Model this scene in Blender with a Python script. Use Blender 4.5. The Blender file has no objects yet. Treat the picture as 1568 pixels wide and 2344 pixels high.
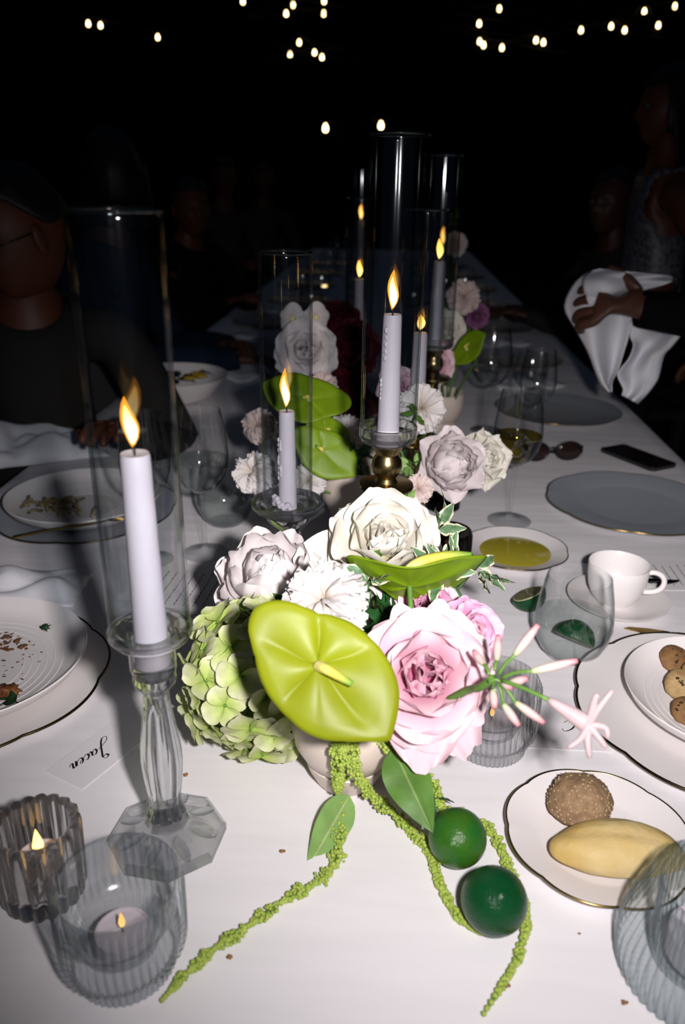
import bpy, bmesh, math, random
from mathutils import Vector, Matrix, Quaternion, noise
random.seed(7)
SC = bpy.context.scene
COL = SC.collection
T = 0.75                      # height of the table top above the floor
R = math.radians
PI = math.pi

# ---------------------------------------------------------------- camera
FPX = 28 / 36 * 2344
CAM = Vector((0, 0, T + 0.52))
CROT = Matrix.Rotation(R(90 - 22.5), 3, 'X') @ Matrix.Rotation(R(0.96), 3, 'Z')
cd = bpy.data.cameras.new('camera')
cam = bpy.data.objects.new('camera', cd)
COL.objects.link(cam)
cam.matrix_world = Matrix.Translation(CAM) @ CROT.to_4x4()
cd.sensor_fit = 'VERTICAL'
cd.sensor_height = 36
cd.sensor_width = 24
cd.lens = 28
cd.clip_start = 0.02
cd.dof.use_dof = True
cd.dof.focus_distance = 0.80
cd.dof.aperture_fstop = 5.0
SC.camera = cam

# ---------------------------------------------------------------- world, flash, exposure
w = bpy.data.worlds.new('night')
SC.world = w
w.use_nodes = True
w.node_tree.nodes['Background'].inputs[0].default_value = (0.30, 0.48, 0.85, 1)
w.node_tree.nodes['Background'].inputs[1].default_value = 0.020

ld = bpy.data.lights.new('camera_flash', 'SPOT')
flash = bpy.data.objects.new('camera_flash', ld)
COL.objects.link(flash)
FLASH = CAM + CROT @ Vector((0.09, 0.02, 0.0))
AIM = CROT @ Vector(((870 - 784) / FPX, -(1400 - 1172) / FPX, -1))
flash.location = FLASH
flash.rotation_euler = AIM.to_track_quat('-Z', 'Y').to_euler()
ld.energy = 86
ld.color = (1.0, 0.945, 0.955)
ld.shadow_soft_size = 0.018
ld.spot_size = R(88)
ld.spot_blend = 1.0
ld.use_nodes = True             # beam profile of the flash: candela against the angle from straight down
nt = ld.node_tree
em = nt.nodes['Emission']
geo = nt.nodes.new('ShaderNodeNewGeometry')
sep = nt.nodes.new('ShaderNodeSeparateXYZ')
ac = nt.nodes.new('ShaderNodeMath'); ac.operation = 'ABSOLUTE'
ramp = nt.nodes.new('ShaderNodeValToRGB')
ramp.color_ramp.interpolation = 'B_SPLINE'
PROFILE = [(0.0, 0.26), (0.15, 0.40), (0.28, 0.66), (0.42, 0.78), (0.55, 0.57), (0.65, 0.42), (0.75, 0.345), (0.85, 0.32), (1.0, 0.30)]
cr = ramp.color_ramp
while len(cr.elements) < len(PROFILE):
    cr.elements.new(0.5)
for e, (p, s) in zip(cr.elements, PROFILE):
    e.position = p
    e.color = (s, s, s, 1)
nt.links.new(geo.outputs['Incoming'], sep.inputs[0])
nt.links.new(sep.outputs[2], ac.inputs[0])
nt.links.new(ac.outputs[0], ramp.inputs[0])
nt.links.new(ramp.outputs[0], em.inputs['Strength'])

SC.view_settings.view_transform = 'Standard'
SC.view_settings.look = 'None'
SC.view_settings.gamma = 1
SC.view_settings.exposure = 0.0
SC.view_settings.use_curve_mapping = False
cy = SC.cycles
cy.max_bounces = 14
cy.transmission_bounces = 12
cy.transparent_max_bounces = 32
cy.glossy_bounces = 5
cy.sample_clamp_indirect = 2.5
cy.caustics_refractive = True

# ---------------------------------------------------------------- measuring helpers
def ray(px, py):
    return CROT @ Vector(((px - 784) / FPX, -(py - 1172) / FPX, -1))
def at_z(px, py, h=0.0):          # point at height h above the table top
    d = ray(px, py)
    return CAM + d * ((T + h - CAM.z) / d.z)
def at_t(px, py, t):              # point at distance t along the lens axis
    return CAM + ray(px, py) * t
def depth(p):
    return -(CROT.transposed() @ (p - CAM)).z
def to_cam(p):
    return (CAM - p).normalized()
CX, CY_, CZ = CROT.col[0].copy(), CROT.col[1].copy(), CROT.col[2].copy()

# ---------------------------------------------------------------- mesh builder
_ico = {}
def ico(sub):
    if sub not in _ico:
        b = bmesh.new()
        bmesh.ops.create_icosphere(b, subdivisions=sub, radius=1)
        b.verts.index_update()
        _ico[sub] = ([v.co.copy() for v in b.verts], [[v.index for v in f.verts] for f in b.faces])
        b.free()
    return _ico[sub]

class MB:
    def __init__(s):
        s.v, s.f, s.k = [], [], []
    def add(s, vs, fs, k=0.0):
        o = len(s.v)
        s.v += [Vector(x) for x in vs]
        s.k += [k] * len(vs)
        s.f += [[i + o for i in f] for f in fs]
        return s
    def grid(s, fn, nu, nv, wrap=False, kfn=None):
        o = len(s.v)
        for j in range(nv):
            for i in range(nu):
                u = i / nu if wrap else i / (nu - 1)
                q = j / (nv - 1)
                s.v.append(Vector(fn(u, q)))
                s.k.append(kfn(u, q) if kfn else 0.0)
        m = nu if wrap else nu - 1
        for j in range(nv - 1):
            for i in range(m):
                a = o + j * nu + i
                b = o + j * nu + (i + 1) % nu
                s.f.append([a, b, b + nu, a + nu])
        return s
    def lathe(s, prof, n=32, rf=None, c=(0, 0, 0), rot=0.0):
        """prof: (radius, z[, flute]) ; rf(angle) in -1..1 is added times flute"""
        c = Vector(c)
        P = [p if len(p) == 3 else (p[0], p[1], 0.0) for p in prof]
        o = len(s.v)
        for r, z, a in P:
            for i in range(n):
                th = 2 * PI * i / n + rot
                rr = max(r + (a * rf(th) if rf else 0), 1e-5)
                s.v.append(c + Vector((rr * math.cos(th), rr * math.sin(th), z)))
                s.k.append(z)
        for j in range(len(P) - 1):
            for i in range(n):
                a_ = o + j * n + i
                b_ = o + j * n + (i + 1) % n
                s.f.append([a_, b_, b_ + n, a_ + n])
        return s
    def tube(s, pts, rad, n=8, cap=True):
        pts = [Vector(p) for p in pts]
        if not hasattr(rad, '__len__'):
            rad = [rad] * len(pts)
        o = len(s.v)
        up = None
        for i, p in enumerate(pts):
            d = (pts[min(i + 1, len(pts) - 1)] - pts[max(i - 1, 0)]).normalized()
            if up is None:
                up = d.orthogonal().normalized()
            up = (up - d * up.dot(d))
            up = up.normalized() if up.length > 1e-6 else d.orthogonal().normalized()
            side = d.cross(up)
            for k in range(n):
                a = 2 * PI * k / n
                s.v.append(p + (up * math.cos(a) + side * math.sin(a)) * rad[i])
                s.k.append(i / max(1, len(pts) - 1))
        for i in range(len(pts) - 1):
            for k in range(n):
                a = o + i * n + k
                b = o + i * n + (k + 1) % n
                s.f.append([a, b, b + n, a + n])
        if cap:
            s.f.append([o + k for k in range(n)][::-1])
            e = o + (len(pts) - 1) * n
            s.f.append([e + k for k in range(n)])
        return s
    def ball(s, c, r, sub=1, sc=(1, 1, 1), k=0.0, rot=None):
        v, f = ico(sub)
        c = Vector(c)
        vs = []
        for x in v:
            y = Vector((x.x * sc[0], x.y * sc[1], x.z * sc[2])) * r
            vs.append(c + (rot @ y if rot else y))
        return s.add(vs, f, k)
    def box(s, c, d, M=None):
        c = Vector(c)
        vs = []
        for x in (-.5, .5):
            for y in (-.5, .5):
                for z in (-.5, .5):
                    q = Vector((x * d[0], y * d[1], z * d[2]))
                    vs.append(c + (M @ q if M else q))
        return s.add(vs, [[0, 1, 3, 2], [4, 6, 7, 5], [0, 4, 5, 1], [2, 3, 7, 6], [0, 2, 6, 4], [1, 5, 7, 3]])
    def slab(s, outline, z0, z1):      # polygon (x, y) given thickness
        n = len(outline)
        vs = [(x, y, z0) for x, y in outline] + [(x, y, z1) for x, y in outline]
        fs = [list(range(n))[::-1], [n + i for i in range(n)]]
        fs += [[i, (i + 1) % n, n + (i + 1) % n, n + i] for i in range(n)]
        return s.add(vs, fs)
    def mesh(s, name, m, smooth=True, recalc=False):
        me = bpy.data.meshes.new(name)
        me.from_pydata([tuple(x) for x in s.v], [], s.f)
        at = me.attributes.new('k', 'FLOAT', 'POINT')
        at.data.foreach_set('value', s.k)
        if recalc:
            b = bmesh.new()
            b.from_mesh(me)
            bmesh.ops.remove_doubles(b, verts=b.verts, dist=2e-5)
            bmesh.ops.recalc_face_normals(b, faces=b.faces)
            b.to_mesh(me)
            b.free()
        me.polygons.foreach_set('use_smooth', [smooth] * len(me.polygons))
        if recalc and smooth:
            me.set_sharp_from_angle(angle=R(38))
        me.materials.append(m)
        me.update()
        return me
    def build(s, name, m, parent=None, smooth=True, recalc=False, loc=None, sub=0, solid=0.0):
        o = bpy.data.objects.new(name, s.mesh(name, m, smooth, recalc))
        COL.objects.link(o)
        if parent:
            o.parent = parent
        if loc is not None:
            o.location = loc
        if solid:
            md = o.modifiers.new('thickness', 'SOLIDIFY')
            md.thickness = solid
            md.offset = 0
        if sub:
            md = o.modifiers.new('smooth', 'SUBSURF')
            md.levels = md.render_levels = sub
        return o

def tag(o, label, cat, group=None, kind=None):
    o['label'] = label
    o['category'] = cat
    if group: o['group'] = group
    if kind: o['kind'] = kind
    return o
def thing(name, label, cat, loc, rot=None, group=None):
    o = bpy.data.objects.new(name, None)
    o.empty_display_size = 0.02
    COL.objects.link(o)
    o.location = loc
    if rot is not None:
        if isinstance(rot, (int, float)):
            o.rotation_euler = (0, 0, rot)
        else:
            o.rotation_euler = rot.to_euler()
    return tag(o, label, cat, group)
def mesh_obj(name, me, parent, loc=None, rot=None, scale=None):
    o = bpy.data.objects.new(name, me)
    COL.objects.link(o)
    o.parent = parent
    if loc is not None: o.location = loc
    if rot is not None: o.rotation_euler = rot
    if scale is not None: o.scale = (scale,) * 3 if isinstance(scale, (int, float)) else scale
    return o
def copy_tree(o, parent=None):
    c = o.copy()
    COL.objects.link(c)
    if parent: c.parent = parent
    for ch in list(o.children):
        copy_tree(ch, c)
    return c
def struct(name, mb, m, **kw):
    o = mb.build(name, m, **kw)
    o['kind'] = 'structure'
    return o
def frame(zdir, xhint=None):       # rotation whose local Z is zdir
    z = Vector(zdir).normalized()
    x = Vector(xhint) if xhint is not None else CX.copy()
    x = x - z * x.dot(z)
    if x.length < 1e-4: x = z.orthogonal()
    x.normalize()
    return Matrix((x, z.cross(x), z)).transposed()
def spline(pts, n):                # Catmull-Rom through the points
    P = [Vector(p) for p in pts]
    P = [P[0] * 2 - P[1]] + P + [P[-1] * 2 - P[-2]]
    out = []
    m = len(P) - 3
    for i in range(n):
        x = i / (n - 1) * m
        k = min(int(x), m - 1)
        t = x - k
        a, b, c, d = P[k:k + 4]
        out.append(0.5 * ((2 * b) + (c - a) * t + (2 * a - 5 * b + 4 * c - d) * t * t + (3 * b - a - 3 * c + d) * t ** 3))
    return out

# ---------------------------------------------------------------- materials
def nodes(name):
    m = bpy.data.materials.new(name)
    m.use_nodes = True
    n = m.node_tree
    return m, n, n.nodes['Principled BSDF'], n.nodes['Material Output']
def M(name, col, rough=0.5, metal=0.0, spec=0.5, var=0.0, vscale=30, bump=0.0, bscale=80, trans=0.0, col2=None, kramp=None, coat=0.0, sss=0.0):
    m, n, p, out = nodes(name)
    L = n.links.new
    p.inputs['Roughness'].default_value = rough
    p.inputs['Metallic'].default_value = metal
    p.inputs['Specular IOR Level'].default_value = spec
    p.inputs['Coat Weight'].default_value = coat
    p.inputs['Base Color'].default_value = (*col, 1)
    src = None
    tc = n.nodes.new('ShaderNodeTexCoord')
    if kramp:                      # colour runs along the attribute k of the mesh (petal base to tip, leaf middle to edge)
        a = n.nodes.new('ShaderNodeAttribute'); a.attribute_name = 'k'
        r = n.nodes.new('ShaderNodeValToRGB')
        while len(r.color_ramp.elements) < len(kramp): r.color_ramp.elements.new(0.5)
        for e, (pos, c) in zip(r.color_ramp.elements, kramp):
            e.position = pos; e.color = (*c, 1)
        L(a.outputs['Fac'], r.inputs[0])
        src = r.outputs[0]
    if var or col2:
        nz = n.nodes.new('ShaderNodeTexNoise')
        nz.inputs['Scale'].default_value = vscale
        nz.inputs['Detail'].default_value = 4
        L(tc.outputs['Object'], nz.inputs['Vector'])
        mx = n.nodes.new('ShaderNodeMix'); mx.data_type = 'RGBA'
        mr = n.nodes.new('ShaderNodeMapRange')
        mr.inputs[1].default_value = 0.35; mr.inputs[2].default_value = 0.65
        L(nz.outputs['Fac'], mr.inputs[0])
        L(mr.outputs[0], mx.inputs[0])
        c2 = col2 or tuple(c * (1 - var) for c in col)
        if src is not None:
            mx.blend_type = 'MULTIPLY'
            L(src, mx.inputs[6])
            mx.inputs[7].default_value = (1 - var, 1 - var, 1 - var, 1)
        else:
            mx.inputs[6].default_value = (*col, 1)
            mx.inputs[7].default_value = (*c2, 1)
        src = mx.outputs[2]
    if src is not None: L(src, p.inputs['Base Color'])
    if bump:
        nb = n.nodes.new('ShaderNodeTexNoise')
        nb.inputs['Scale'].default_value = bscale
        nb.inputs['Detail'].default_value = 5
        L(tc.outputs['Object'], nb.inputs['Vector'])
        b = n.nodes.new('ShaderNodeBump')
        b.inputs['Strength'].default_value = bump
        b.inputs['Distance'].default_value = 0.002
        L(nb.outputs['Fac'], b.inputs['Height'])
        L(b.outputs[0], p.inputs['Normal'])
    if trans:
        t = n.nodes.new('ShaderNodeBsdfTranslucent')
        t.inputs[0].default_value = (*col, 1)
        if src is not None: L(src, t.inputs[0])
        mxs = n.nodes.new('ShaderNodeMixShader')
        mxs.inputs[0].default_value = trans
        L(p.outputs[0], mxs.inputs[1]); L(t.outputs[0], mxs.inputs[2]); L(mxs.outputs[0], out.inputs[0])
    return m
def thin_glass(name, tint=(0.97, 0.98, 0.98), edge=(0.25, 0.33, 0.34), rough=0.035, ior=1.5, pw=3.0):
    """thin walls: clear when faced, Fresnel reflection, darker where the wall is seen edge-on"""
    m, n, p, out = nodes(name)
    n.nodes.remove(p)
    L = n.links.new
    tr = n.nodes.new('ShaderNodeBsdfTransparent')
    gl = n.nodes.new('ShaderNodeBsdfGlossy'); gl.inputs['Roughness'].default_value = rough
    lw = n.nodes.new('ShaderNodeLayerWeight'); lw.inputs[0].default_value = 0.5
    pwn = n.nodes.new('ShaderNodeMath'); pwn.operation = 'POWER'; pwn.inputs[1].default_value = pw
    mc = n.nodes.new('ShaderNodeMix'); mc.data_type = 'RGBA'
    mc.inputs[6].default_value = (*tint, 1); mc.inputs[7].default_value = (*edge, 1)
    L(lw.outputs['Facing'], pwn.inputs[0]); L(pwn.outputs[0], mc.inputs[0]); L(mc.outputs[2], tr.inputs[0])
    f0 = ((ior - 1) / (ior + 1)) ** 2
    p5 = n.nodes.new('ShaderNodeMath'); p5.operation = 'POWER'; p5.inputs[1].default_value = 5
    fr = n.nodes.new('ShaderNodeMath'); fr.operation = 'MULTIPLY_ADD'; fr.inputs[1].default_value = 0.85; fr.inputs[2].default_value = f0
    L(lw.outputs['Facing'], p5.inputs[0]); L(p5.outputs[0], fr.inputs[0])
    mx = n.nodes.new('ShaderNodeMixShader')
    L(fr.outputs[0], mx.inputs[0]); L(tr.outputs[0], mx.inputs[1]); L(gl.outputs[0], mx.inputs[2])
    L(mx.outputs[0], out.inputs[0])
    return m
def thick_glass(name, col=(0.97, 0.985, 0.99), rough=0.02, ior=1.5, clear=0.35, milk=0.0):
    m, n, p, out = nodes(name)
    n.nodes.remove(p)
    L = n.links.new
    g = n.nodes.new('ShaderNodeBsdfGlass')
    g.inputs['Color'].default_value = (*col, 1)
    g.inputs['Roughness'].default_value = rough
    g.inputs['IOR'].default_value = ior
    tr = n.nodes.new('ShaderNodeBsdfTransparent'); tr.inputs[0].default_value = (*col, 1)
    mx = n.nodes.new('ShaderNodeMixShader'); mx.inputs[0].default_value = clear
    L(g.outputs[0], mx.inputs[1]); L(tr.outputs[0], mx.inputs[2])
    if milk:                       # pressed glass scatters a little light in its skin
        df = n.nodes.new('ShaderNodeBsdfDiffuse'); df.inputs[0].default_value = (0.86, 0.88, 0.90, 1)
        tl = n.nodes.new('ShaderNodeBsdfTranslucent'); tl.inputs[0].default_value = (0.86, 0.88, 0.90, 1)
        m1 = n.nodes.new('ShaderNodeMixShader'); m1.inputs[0].default_value = 0.5
        m2 = n.nodes.new('ShaderNodeMixShader'); m2.inputs[0].default_value = milk
        L(df.outputs[0], m1.inputs[1]); L(tl.outputs[0], m1.inputs[2])
        L(mx.outputs[0], m2.inputs[1]); L(m1.outputs[0], m2.inputs[2]); L(m2.outputs[0], out.inputs[0])
    else:
        L(mx.outputs[0], out.inputs[0])
    return m
def glow(name, lo, hi, strength, zlo, zhi, clear=0.0):
    m, n, p, out = nodes(name)
    n.nodes.remove(p)
    L = n.links.new
    a = n.nodes.new('ShaderNodeAttribute'); a.attribute_name = 'k'
    mr = n.nodes.new('ShaderNodeMapRange'); mr.inputs[1].default_value = zlo; mr.inputs[2].default_value = zhi
    L(a.outputs['Fac'], mr.inputs[0])
    mc = n.nodes.new('ShaderNodeMix'); mc.data_type = 'RGBA'
    mc.inputs[6].default_value = (*lo, 1); mc.inputs[7].default_value = (*hi, 1)
    L(mr.outputs[0], mc.inputs[0])
    e = n.nodes.new('ShaderNodeEmission'); e.inputs[1].default_value = strength
    L(mc.outputs[2], e.inputs[0])
    if clear:
        tr = n.nodes.new('ShaderNodeBsdfTransparent')
        mx = n.nodes.new('ShaderNodeMixShader'); mx.inputs[0].default_value = clear
        L(e.outputs[0], mx.inputs[1]); L(tr.outputs[0], mx.inputs[2]); L(mx.outputs[0], out.inputs[0])
    else:
        L(e.outputs[0], out.inputs[0])
    return m

def cloth_material():
    m, n, p, out = nodes('white linen cloth')
    L = n.links.new
    p.inputs['Roughness'].default_value = 0.85
    p.inputs['Specular IOR Level'].default_value = 0.15
    p.inputs['Base Color'].default_value = (0.80, 0.775, 0.79, 1)
    tc = n.nodes.new('ShaderNodeTexCoord')
    mp = n.nodes.new('ShaderNodeMapping')
    mp.inputs['Rotation'].default_value = (0, 0, R(-24))
    mp.inputs['Scale'].default_value = (2.2, 11, 1)
    n1 = n.nodes.new('ShaderNodeTexNoise'); n1.inputs['Scale'].default_value = 1.0; n1.inputs['Detail'].default_value = 3
    L(tc.outputs['Object'], mp.inputs[0]); L(mp.outputs[0], n1.inputs['Vector'])
    n2 = n.nodes.new('ShaderNodeTexNoise'); n2.inputs['Scale'].default_value = 900
    L(tc.outputs['Object'], n2.inputs['Vector'])
    b1 = n.nodes.new('ShaderNodeBump'); b1.inputs['Strength'].default_value = 0.35; b1.inputs['Distance'].default_value = 0.012
    b2 = n.nodes.new('ShaderNodeBump'); b2.inputs['Strength'].default_value = 0.25; b2.inputs['Distance'].default_value = 0.0006
    L(n1.outputs['Fac'], b1.inputs['Height']); L(n2.outputs['Fac'], b2.inputs['Height'])
    L(b1.outputs[0], b2.inputs['Normal']); L(b2.outputs[0], p.inputs['Normal'])
    return m

mCloth = cloth_material()
mNapkin = M('white napkin cotton', (0.72, 0.72, 0.76), 0.85, spec=0.1, bump=0.15, bscale=300)
mWood = M('dark table wood', (0.05, 0.03, 0.02), 0.5, var=0.4)
mFloor = M('dark night floor', (0.012, 0.012, 0.012), 0.8, var=0.4, vscale=4, spec=0.1)
mThin = thin_glass('thin clear glass', (0.994, 0.996, 0.996), (0.30, 0.38, 0.40), 0.05, 1.55, 4.0)
mChim = thin_glass('hurricane tube glass', (0.92, 0.935, 0.945), (0.16, 0.24, 0.27), 0.065, 1.6, 5.0)
mCrystal = thick_glass('pressed crystal', (0.985, 0.995, 1.0), 0.012, 1.5, 0.20)
mCrystalFoot = thick_glass('pressed crystal foot', (0.99, 0.995, 1.0), 0.012, 1.5, 0.45)
mRib = thin_glass('ribbed blue grey glass', (0.972, 0.98, 0.985), (0.46, 0.53, 0.57), 0.15, 2.1, 1.8)
mRibClear = thin_glass('ribbed clear glass', (0.985, 0.99, 0.99), (0.30, 0.33, 0.35), 0.15, 2.1, 2.2)
mSmoke = thick_glass('smoke amber tinted glass', (0.965, 0.955, 0.945), 0.012, 1.48, 0.08)
mTeal = thin_glass('sea green tinted glass', (0.95, 0.97, 0.975), (0.05, 0.18, 0.20), 0.13, 1.9, 2.2)
mDark = thick_glass('dark smoked glass', (0.35, 0.33, 0.36), 0.03, 1.48, 0.3)
mWater = thin_glass('water', (0.96, 0.98, 0.97), (0.55, 0.62, 0.6), 0.02, 1.33, 3)
mWine = thin_glass('white wine', (0.78, 0.72, 0.36), (0.25, 0.2, 0.05), 0.02, 1.33, 2)
mWax = M('white candle wax', (0.60, 0.55, 0.60), 0.5, spec=0.3, var=0.04, vscale=60, trans=0.12)
mWick = M('burnt wick', (0.01, 0.008, 0.008), 0.9)
mFlame = glow('flame outer glow', (1.0, 0.42, 0.05), (1.0, 0.33, 0.03), 2.2, 0.0, 0.04, 0.45)
mCore = glow('flame core', (1.0, 0.86, 0.42), (1.0, 0.55, 0.10), 9.0, 0.012, 0.036)
mFlameFar = glow('far flame', (1.0, 0.62, 0.16), (1.0, 0.36, 0.04), 5.0, 0.0, 0.04)
mTeaFlame = glow('tea light flame', (1.0, 0.62, 0.22), (1.0, 0.42, 0.10), 1.3, 0.0, 0.03)
mGold = M('gilded rim', (0.34, 0.25, 0.09), 0.25, 1.0)
mGoldDk = M('dark gilded rim', (0.10, 0.075, 0.035), 0.3, 1.0)
mBrass = M('aged gold brass', (0.36, 0.27, 0.12), 0.28, 1.0, var=0.5, vscale=45, bump=0.2, bscale=60)
mChina = M('white glazed china', (0.80, 0.76, 0.75), 0.22, spec=0.5)
mGrayChina = M('cool white glazed charger', (0.36, 0.39, 0.43), 0.3, spec=0.5)
mStone = M('cream glazed ceramic', (0.70, 0.60, 0.52), 0.35, var=0.1, vscale=20)
mSteelDk = M('dark knife steel', (0.12, 0.12, 0.13), 0.25, 1.0)
mGoldCut = M('gold cutlery', (0.42, 0.30, 0.10), 0.22, 1.0)
mInk = M('black ink', (0.01, 0.01, 0.012), 0.6)
mPaper = M('card paper', (0.76, 0.73, 0.745), 0.8, spec=0.1)
mPhone = M('black phone glass', (0.006, 0.006, 0.008), 0.12)
mPhoneFrame = M('black phone casing', (0.01, 0.01, 0.012), 0.4)
mLens = M('dark brown lens', (0.018, 0.009, 0.008), 0.1)
mBlackPl = M('black plastic', (0.01, 0.01, 0.011), 0.3)

# ---------------------------------------------------------------- setting
YAW = -0.0588                      # the long table runs slightly to the right of the lens axis
TROT = Matrix.Rotation(YAW, 3, 'Z')
T0 = Vector((-0.045, 0, 0))
def table_pt(x, y, h=0.0):
    p = T0 + TROT @ Vector((x, y, 0))
    return Vector((p.x, p.y, T + h))
HW = 0.66
struct('floor', MB().box((0, 6, -0.05), (22, 22, 0.1)), mFloor, smooth=False)
mHedge = M('dark tent cloth', (0.006, 0.007, 0.008), 0.9, spec=0.02, var=.4, vscale=3)
struct('wall_back', MB().box((0, 17, 4.5), (22, 0.1, 9)), mHedge, smooth=False)
struct('wall_left', MB().box((-11, 6, 4.5), (0.1, 22, 9)), mHedge, smooth=False)
struct('wall_right', MB().box((11, 6, 4.5), (0.1, 22, 9)), mHedge, smooth=False)

tb = thing('dining_table', 'long wooden banquet table hidden under the white cloth', 'table', (T0.x, T0.y, 0), YAW)
MB().box((0, 3.4, T - 0.025), (2 * HW - 0.012, 7.2, 0.036)).build('tabletop', mWood, tb, smooth=False)
for x in (-0.55, 0.55):
    for y in (0.0, 2.3, 4.6, 6.8):
        MB().box((x, y, (T - 0.043) / 2), (0.06, 0.06, T - 0.043)).build('leg', mWood, tb, smooth=False)
def cloth_fn(u, q):
    y = -0.22 + 7.24 * q
    s = (u - 0.5) * 2
    a = abs(s)
    sg = 1 if s > 0 else -1
    fold = 0.012 * math.sin(y * 9 + sg) + 0.008 * math.sin(y * 23.0)
    if a < 0.7:
        x, z = s / 0.7 * (HW - 0.01), T
    else:
        k = (a - 0.7) / 0.3
        if k < 0.15:
            an = k / 0.15 * PI / 2
            x, z = sg * (HW - 0.01 + 0.012 * math.sin(an)), T - 0.012 * (1 - math.cos(an))
        else:
            j = (k - 0.15) / 0.85
            x, z = sg * (HW + 0.004 + (0.02 + fold) * j), T - 0.012 - 0.42 * j
    return (x, y, z)
cl = MB().grid(cloth_fn, 61, 140).build('tablecloth', mCloth)
cl.location = (T0.x, T0.y, 0)
cl.rotation_euler = (0, 0, YAW)
tag(cl, 'white tablecloth covering the whole long banquet table', 'tablecloth')

# ---------------------------------------------------------------- candles and hurricanes
def candle(x, y, z0, z1, r0, r1, zf, label, drips=0, tilt=0.0, lean=(0, 0), far=False):
    """taper candle from z0 to z1 above the table, flame to zf"""
    c = thing('taper_candle', label, 'candle', (x, y, T + z0), None, 'lit taper candles')
    h = z1 - z0
    n = 12
    rnd = random.Random(int(x * 1e4) + int(y * 1e3))
    prof = [(1e-5, 0)] + [(r0 + (r1 - r0) * i / n + rnd.uniform(-1, 1) * 0.00015, h * i / n) for i in range(n)] + \
           [(r1, h - 0.002), (r1 * 0.93, h), (r1 * 0.55, h - 0.0012), (1e-5, h - 0.0015)]
    mb = MB().lathe(prof, 28)
    mb.build('wax_body', mWax, c, recalc=True)
    if drips:
        d = MB()
        for i in range(drips):
            an = rnd.uniform(2.3, 4.6)
            zz = h * rnd.uniform(0.35, 0.97)
            rr = r1 + (r0 - r1) * (1 - zz / h)
            p = Vector((rr * math.cos(an), rr * math.sin(an), zz))
            L_ = rnd.uniform(0.008, 0.03)
            for j in range(5):
                d.ball(p - Vector((0, 0, L_ * j / 4)), rnd.uniform(0.0012, 0.0026), 1, (1, 1, 1.8))
        o = d.build('wax_drips', mWax, c)
        o['kind'] = 'stuff'
    wp = [(0, 0, h - 0.002), (0.0005, 0, h + 0.003), (-0.001, 0, h + 0.007), (-0.002, 0, h + 0.010)]
    MB().tube(wp, 0.0007, 6).build('wick', mWick, c)
    fh = zf - z1 - 0.004
    def flame(s, top):
        P = [(0, 0), (.35, .08), (.72, .2), (.95, .34), (1, .45), (.9, .58), (.66, .72), (.38, .86), (.15, .95), (0, 1)]
        return [(r * s, z * top) for r, z in P]
    f = MB()
    f.lathe(flame(0.0056, fh), 16)
    for v in f.v:
        v.x += lean[0] * v.z + 0.0012 * math.sin(v.z * 160)
        v.y += lean[1] * v.z
    f.k = [k * 0.045 / fh for k in f.k]
    fo = f.build('flame', mFlameFar if far else mFlame, c, recalc=True)
    fo.location = (-0.001, 0, h + 0.004)
    if not far:
        g = MB().lathe([(r * 0.72, z * 0.9 + 0.002) for r, z in flame(0.0056, fh * 0.86)], 14)
        for v in g.v:
            v.x += lean[0] * v.z + 0.0012 * math.sin(v.z * 160)
            v.y += lean[1] * v.z
        g.k = [k * 0.045 / fh for k in g.k]
        g.build('flame_core', mCore, fo, recalc=True)
    return c

def chimney(x, y, z0, z1, r, label, m=None, base=0.0):
    c = thing('hurricane_chimney', label, 'glass chimney', (x, y, T + z0), None, 'glass hurricane chimneys')
    h = z1 - z0
    t = 0.0016
    MB().lathe([(r - t, 0), (r, 0.0006), (r, .004), (r, h * .3), (r, h * .6), (r, h - .004), (r, h - 0.0012), (r - t / 2, h), (r - t, h - 0.0012), (r - t, h - .004),
                (r - t, h * .5), (r - t, .004), (r - t, 0)], 64).build('tube', m or mChim, c, recalc=True)
    tor = MB().lathe([(r - t / 2 + 0.0012 * math.cos(a), h + 0.0012 * math.sin(a)) for a in [2 * PI * i / 8 for i in range(9)]], 64)
    tor.build('rim', mThinRim, c)
    return c
mThinRim = thin_glass('polished glass rim', (0.7, 0.8, 0.82), (0.35, 0.47, 0.5), 0.06, 1.6, 1.5)

# left: faceted crystal candlestick
LX, LY = -0.1432, 0.519
h1 = thing('crystal_candlestick', 'tall faceted crystal candlestick with octagonal foot beside green hydrangea', 'candlestick', (LX, LY, T + 0.0004), R(12))
MB().lathe([(0, 0), (.0455, 0), (.0490, .003), (.0490, .0095), (.0455, .0125), (.0420, .0120), (.030, .0150), (.0185, .0215), (.0160, .030), (0, .030)], 8).build('foot', mCrystalFoot, h1, smooth=False, recalc=True)
petals = MB()
for i in range(8):                       # cut petals radiating over the foot
    a = 2 * PI * (i + .5) / 8
    petals.ball((0.031 * math.cos(a), 0.031 * math.sin(a), 0.0145), 0.0125, 2, (1.0, .42, .16), rot=Matrix.Rotation(a, 3, 'Z') @ Matrix.Rotation(.22, 3, 'Y'))
o = petals.build('cut_petals', mCrystalFoot, h1); o['kind'] = 'stuff'
flut = lambda th: abs(math.cos(th * 4))
MB().lathe([(0, .0305), (.0145, .0305, .002), (.0118, .040, .0015), (.0118, .050, .0016), (.0135, .066, .002), (.0148, .085, .002), (.0142, .100, .002),
            (.0118, .118, .0018), (.0098, .136, .0014), (.0090, .150, .001), (.0125, .156, .0005), (.0160, .160), (.0168, .164), (.0150, .168), (0, .168)], 64, flut).build('stem', mCrystal, h1, recalc=True)
MB().lathe([(0, .1685), (.0165, .1685), (.0178, .174), (.0178, .190), (.0200, .196), (.0285, .200), (.0318, .2045), (.0320, .2070), (.0312, .2080),
            (.0300, .2045), (.0160, .2035), (.0150, .2000), (.0148, .1785), (0, .178)], 56).build('cup', mCrystal, h1, recalc=True)
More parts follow.
